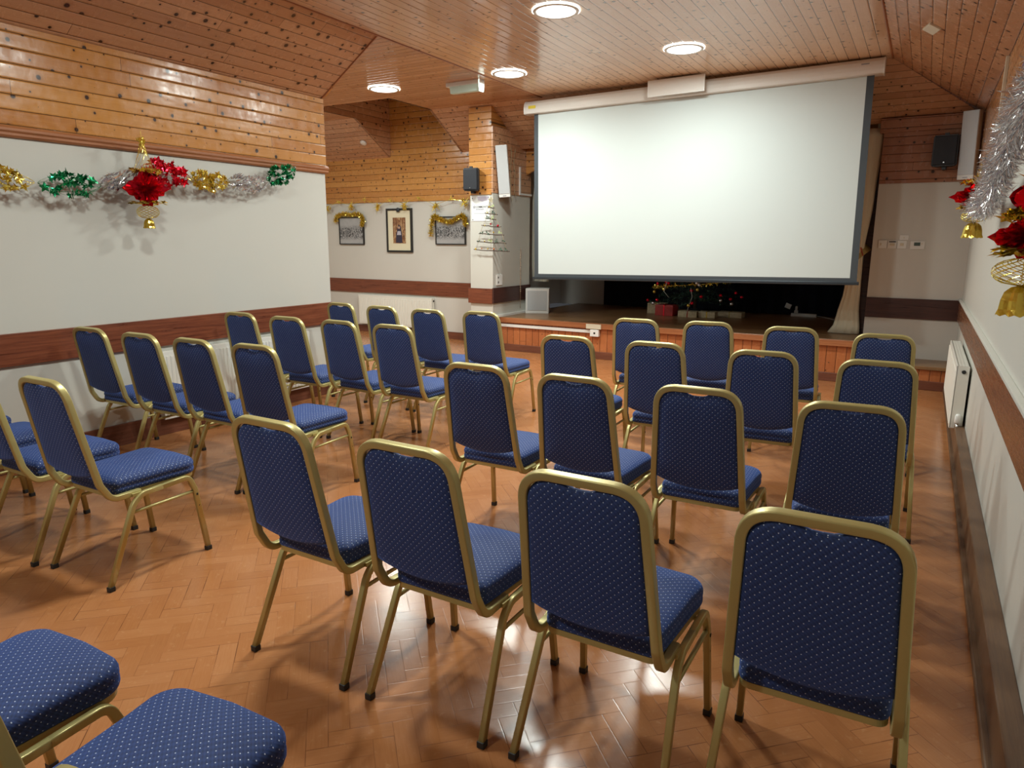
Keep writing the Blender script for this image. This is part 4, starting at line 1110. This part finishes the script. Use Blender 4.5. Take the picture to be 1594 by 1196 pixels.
def by(z):            # y of the back-tube centre line at height z
    return 0.034 - (z - 0.45) * 0.190
def make_chair():
    root = bpy.data.objects.new('banquet_chair', None); root.empty_display_size = 0.2; C.objects.link(root)
    W = 0.025
    # back frame
    pts = [(-0.186, 0.205, 0.392), (-0.1875, 0.075, 0.392), (-0.187, by(0.45) - 0.002, 0.47), (-0.163, by(0.922), 0.922),
           (0.163, by(0.922), 0.922), (0.187, by(0.45) - 0.002, 0.47), (0.1875, 0.075, 0.392), (0.186, 0.205, 0.392)]
    path = fillet(pts, [0, 0.055, 0.05, 0.078, 0.078, 0.05, 0.055, 0], 8)
    link('back_frame', tube(nb(), path, W, 0.026, 12, square=0.17), 'gold', root, True)
    # back panel
    bm = nb()
    zt_, zb_ = 0.909, 0.502
    def halfw(z):
        return 0.1775 - (z - 0.45) * 0.0524
    out = []
    nseg = 14
    def X_at(z): return halfw(z)
    R_ = 0.070
    # outline (x,z) from bottom-left round to bottom-right over the top with the hand notch, then the curved bottom
    ol = []
    for k in range(10):
        z = zb_ + 0.012 + (zt_ - R_ - zb_ - 0.012) * k / 9
        ol.append((-X_at(z), z))
    for k in range(1, 8):
        a = pi - k * (pi / 2) / 8
        ol.append((-X_at(zt_ - R_) + R_ + R_ * cos(a), zt_ - R_ + R_ * sin(a)))
    xs = [-0.085, -0.062, -0.048, -0.038, -0.022, 0.0, 0.022, 0.038, 0.048, 0.062, 0.085]
    dz = [0.003, 0.002, -0.001, -0.006, -0.011, -0.012, -0.011, -0.006, -0.001, 0.002, 0.003]
    for x, d in zip(xs, dz): ol.append((x, zt_ + d))
    for k in range(1, 8):
        a = pi / 2 - k * (pi / 2) / 8
        ol.append((X_at(zt_ - R_) - R_ + R_ * cos(a), zt_ - R_ + R_ * sin(a)))
    for k in range(10):
        z = zt_ - R_ - (zt_ - R_ - zb_ - 0.012) * k / 9
        ol.append((X_at(z), z))
    for k in range(1, 12):
        t = k / 12; x = X_at(zb_) * (1 - 2 * t)
        ol.append((x, zb_ + 0.012 - 0.034 * sin(pi * t) ** 0.8))
    cz = 0.70
    rings = []
    for sc, yo in [(0.0, -0.020), (0.25, -0.0198), (0.5, -0.019), (0.75, -0.0165), (0.90, -0.0125), (0.975, -0.007), (1.0, 0.002), (0.985, 0.014), (0.93, 0.024), (0.8, 0.031), (0.5, 0.036), (0.25, 0.038), (0.0, 0.039)]:
        if sc == 0.0:
            rings.append([bm.verts.new((0, by(cz) + yo, cz))]); continue
        ring = []
        for x, z in ol:
            zz = cz + (z - cz) * sc
            if abs(x) < 0.06 and z > 0.85 and sc > 0.97 and yo > -0.004: pass
            ring.append(bm.verts.new((x * sc, by(zz) + yo, zz)))
        rings.append(ring)
    n_ = len(ol)
    for i in range(len(rings) - 1):
        a, b = rings[i], rings[i + 1]
        for k in range(n_):
            k2 = (k + 1) % n_
            if len(a) == 1: bm.faces.new((a[0], b[k2], b[k]))
            elif len(b) == 1: bm.faces.new((a[k], a[k2], b[0]))
            else: bm.faces.new((a[k], a[k2], b[k2], b[k]))
    o = link('back_panel', bm, 'fabric', root, True); box_uv(o.data)
    # seat cushion
    def outline(rw, fw_, y0, y1, rr, rf, inset=0.0):
        res = []
        def arc(cx_, cy_, r_, a0, a1, n_=8):
            for k in range(n_ + 1):
                a = a0 + (a1 - a0) * k / n_; res.append((cx_ + r_ * cos(a), cy_ + r_ * sin(a)))
        y0 += inset; y1 -= inset; rw -= inset; fw_ -= inset; rr = max(0.01, rr - inset); rf = max(0.01, rf - inset)
        arc(-rw + rr, y0 + rr, rr, 1.5 * pi, pi)
        for k in (0.33, 0.66): res.append((-(rw + (fw_ - rw) * k), y0 + (y1 - y0) * k))
        arc(-fw_ + rf, y1 - rf, rf, pi, 0.5 * pi)
        for k in (-0.5, 0, 0.5): res.append(((fw_ - rf) * k, y1 + 0.008 * (1 - abs(k))))
        arc(fw_ - rf, y1 - rf, rf, 0.5 * pi, 0)
        for k in (0.66, 0.33): res.append(((rw + (fw_ - rw) * k), y0 + (y1 - y0) * k))
        arc(rw - rr, y0 + rr, rr, 2 * pi, 1.5 * pi)
        for k in (0.5, 0, -0.5): res.append(((rw - rr) * k, y0))
        return res
    A_ = (0.174, 0.194, 0.094, 0.512, 0.03, 0.072)
    rings = []
    bm = nb()
    for inset, z in [(0.03, 0.400), (0.010, 0.400), (0.003, 0.404), (0.0, 0.412), (0.0, 0.424), (0.0035, 0.430), (0.0, 0.436), (0.0, 0.448), (0.004, 0.458), (0.012, 0.4665), (0.028, 0.4735), (0.06, 0.480), (0.10, 0.485), (0.14, 0.487)]:
        rings.append([bm.verts.new((x, y, z)) for x, y in outline(*A_, inset=inset)])
    n_ = len(rings[0])
    for i in range(len(rings) - 1):
        for k in range(n_): bm.faces.new((rings[i][k], rings[i][(k + 1) % n_], rings[i + 1][(k + 1) % n_], rings[i + 1][k]))
    for ring, zz in ((rings[0], 0.400), (rings[-1], 0.488)):
        c_ = bm.verts.new((0, 0.315, zz))
        for k in range(n_): bm.faces.new((ring[k], ring[(k + 1) % n_], c_))
    o = link('seat', bm, 'fabric', root, True); box_uv(o.data)
    # seat frame rim
    ol2 = outline(0.171, 0.190, 0.098, 0.503, 0.03, 0.07)
    bm = nb()
    A1 = [bm.verts.new((x, y, 0.384)) for x, y in ol2]; B1 = [bm.verts.new((x, y, 0.402)) for x, y in ol2]
    ol3 = outline(0.171, 0.190, 0.098, 0.503, 0.03, 0.07, inset=0.018)
    A2 = [bm.verts.new((x, y, 0.384)) for x, y in ol3]; B2 = [bm.verts.new((x, y, 0.402)) for x, y in ol3]
    for k in range(len(ol2)):
        q = (k + 1) % len(ol2)
        bm.faces.new((A1[k], A1[q], B1[q], B1[k])); bm.faces.new((A2[k], B2[k], B2[q], A2[q]))
        bm.faces.new((A1[k], A2[k], A2[q], A1[q])); bm.faces.new((B1[k], B1[q], B2[q], B2[k]))
    link('seat_frame', bm, 'gold', root)
    # legs (a bent tube each side, front and rear half)
    for s_ in (-1, 1):
        full = fillet([(s_ * 0.2225, 0.010, 0.016), (s_ * 0.207, 0.158, 0.352), (s_ * 0.206, 0.205, 0.384), (s_ * 0.206, 0.436, 0.392), (s_ * 0.209, 0.462, 0.325), (s_ * 0.220, 0.499, 0.016)],
                      [0, 0.09, 0.05, 0.035, 0.12, 0], 7)
        mid = len(full) // 2
        # find the split on the flat run
        idx = min(range(len(full)), key=lambda i: abs(full[i].y - 0.25) + (0 if full[i].z > 0.37 else 1))
        sp = Vector((s_ * 0.206, 0.30, 0.3875))
        rear = full[:idx + 1] + [sp]; front = [sp] + full[idx + 1:]
        for part, foot in ((rear, rear[0]), (front, front[-1])):
            lg = link('leg', tube(nb(), part, 0.021, 0.024, 10, square=0.20), 'gold', root, True)
            d = Vector((0, 0, 1))
            b_ = nb(); box(b_, foot.x - 0.0125, foot.x + 0.0125, foot.y - 0.0135, foot.y + 0.0135, 0.0, 0.022, bev=0.003)
            link('foot', b_, 'rubber', lg)
            if part is front:
                bb = nb()
                for zz in (0.30, 0.24):
                    yy_ = 0.462 + (0.325 - zz) * 0.12
                    box(bb, s_ * 0.211 - 0.0115, s_ * 0.211 + 0.0115, yy_ - 0.004, yy_ + 0.004, zz - 0.005, zz + 0.005)
                link('stacking_buffer', bb, 'rubber', lg)
        link('stretcher', tube(nb(), [(s_ * 0.208, 0.148, 0.312), (s_ * 0.209, 0.462, 0.316)], 0.015, 0.015, 8), 'gold', root, True)
        link('frame_bracket', bx(min(s_ * 0.186, s_ * 0.206), max(s_ * 0.186, s_ * 0.206), 0.16, 0.20, 0.380, 0.394), 'gold', root)
    link('crossbar', tube(nb(), [(-0.200, 0.205, 0.378), (0.200, 0.205, 0.378)], 0.014, 0.014, 8), 'gold', root, True)
    link('crossbar', tube(nb(), [(-0.200, 0.40, 0.380), (0.200, 0.40, 0.380)], 0.014, 0.014, 8), 'gold', root, True)
    return root

def copy_chair(src):
    r = src.copy(); C.objects.link(r)
    for ch in src.children:
        c = ch.copy(); C.objects.link(c); c.parent = r
        for g_ in ch.children:
            d = g_.copy(); C.objects.link(d); d.parent = c
    return r

CH = [
 ('right', 'fourth row', 0, -1.779, 1.530, -0.2), ('right', 'fourth row', 1, -1.224, 1.536, 0.0), ('right', 'fourth row', 2, -0.674, 1.545, 0.0), ('right', 'fourth row', 3, -0.127, 1.576, 1.4),
 ('right', 'third row', 0, -1.776, 2.743, 1.2), ('right', 'third row', 1, -1.252, 2.724, -0.3), ('right', 'third row', 2, -0.729, 2.767, 1.1), ('right', 'third row', 3, -0.174, 2.768, 5.0),
 ('right', 'second row', 0, -1.850, 3.881, 1.3), ('right', 'second row', 1, -1.297, 3.904, 1.4), ('right', 'second row', 2, -0.695, 3.894, 5.0), ('right', 'second row', 3, -0.145, 3.863, 2.3),
 ('right', 'front row', 0, -1.832, 5.027, 2.7), ('right', 'front row', 1, -1.320, 5.130, 8.0), ('right', 'front row', 2, -0.743, 5.108, 5.0), ('right', 'front row', 3, -0.172, 5.028, 5.0),
 ('left', 'fourth row', 0, -3.122, 1.507, 0.8), ('left', 'fourth row', 1, -3.666, 1.464, 0.7), ('left', 'fourth row', 2, -4.215, 1.445, 0.5), ('left', 'fourth row', 3, -4.745, 1.45, 0.5),
 ('left', 'third row', 3, -4.690, 2.563, 2.3), ('left', 'third row', 2, -4.146, 2.567, 1.7), ('left', 'third row', 1, -3.652, 2.584, 0.4), ('left', 'third row', 0, -3.165, 2.619, 2.0),
 ('left', 'second row', 3, -4.687, 3.743, 1.1), ('left', 'second row', 2, -4.128, 3.717, 1.8), ('left', 'second row', 1, -3.615, 3.741, -1.9), ('left', 'second row', 0, -3.115, 3.744, -0.4),
 ('left', 'front row', 3, -4.636, 4.824, -4.0), ('left', 'front row', 2, -4.111, 4.786, -1.7), ('left', 'front row', 1, -3.582, 4.757, -1.5), ('left', 'front row', 0, -3.100, 4.842, 1.5),
 ('right', 'rearmost row', 0, -1.780, 0.350, 2.7), ('right', 'rearmost row', 1, -1.210, 0.388, 5.4), ('right', 'rearmost row', 2, -0.640, 0.380, 2.0),
]
proto = make_chair()
POSN = ['on the centre aisle', 'second from the centre aisle', 'third from the centre aisle', '']
for i, (blk, row, k, x, y, a) in enumerate(CH):
    o = proto if i == 0 else copy_chair(proto)
    o.location = (x, y, 0); o.rotation_euler = (0, 0, radians(a))
    where = POSN[k] if k < 3 else ('beside the right-hand wall' if blk == 'right' else 'beside the left-hand wall')
    o['label'] = 'gold-framed blue banquet chair, %s-hand block, %s, %s' % (blk, row, where)
    o['category'] = 'chair'; o['group'] = 'blue banquet chairs in rows facing the screen'
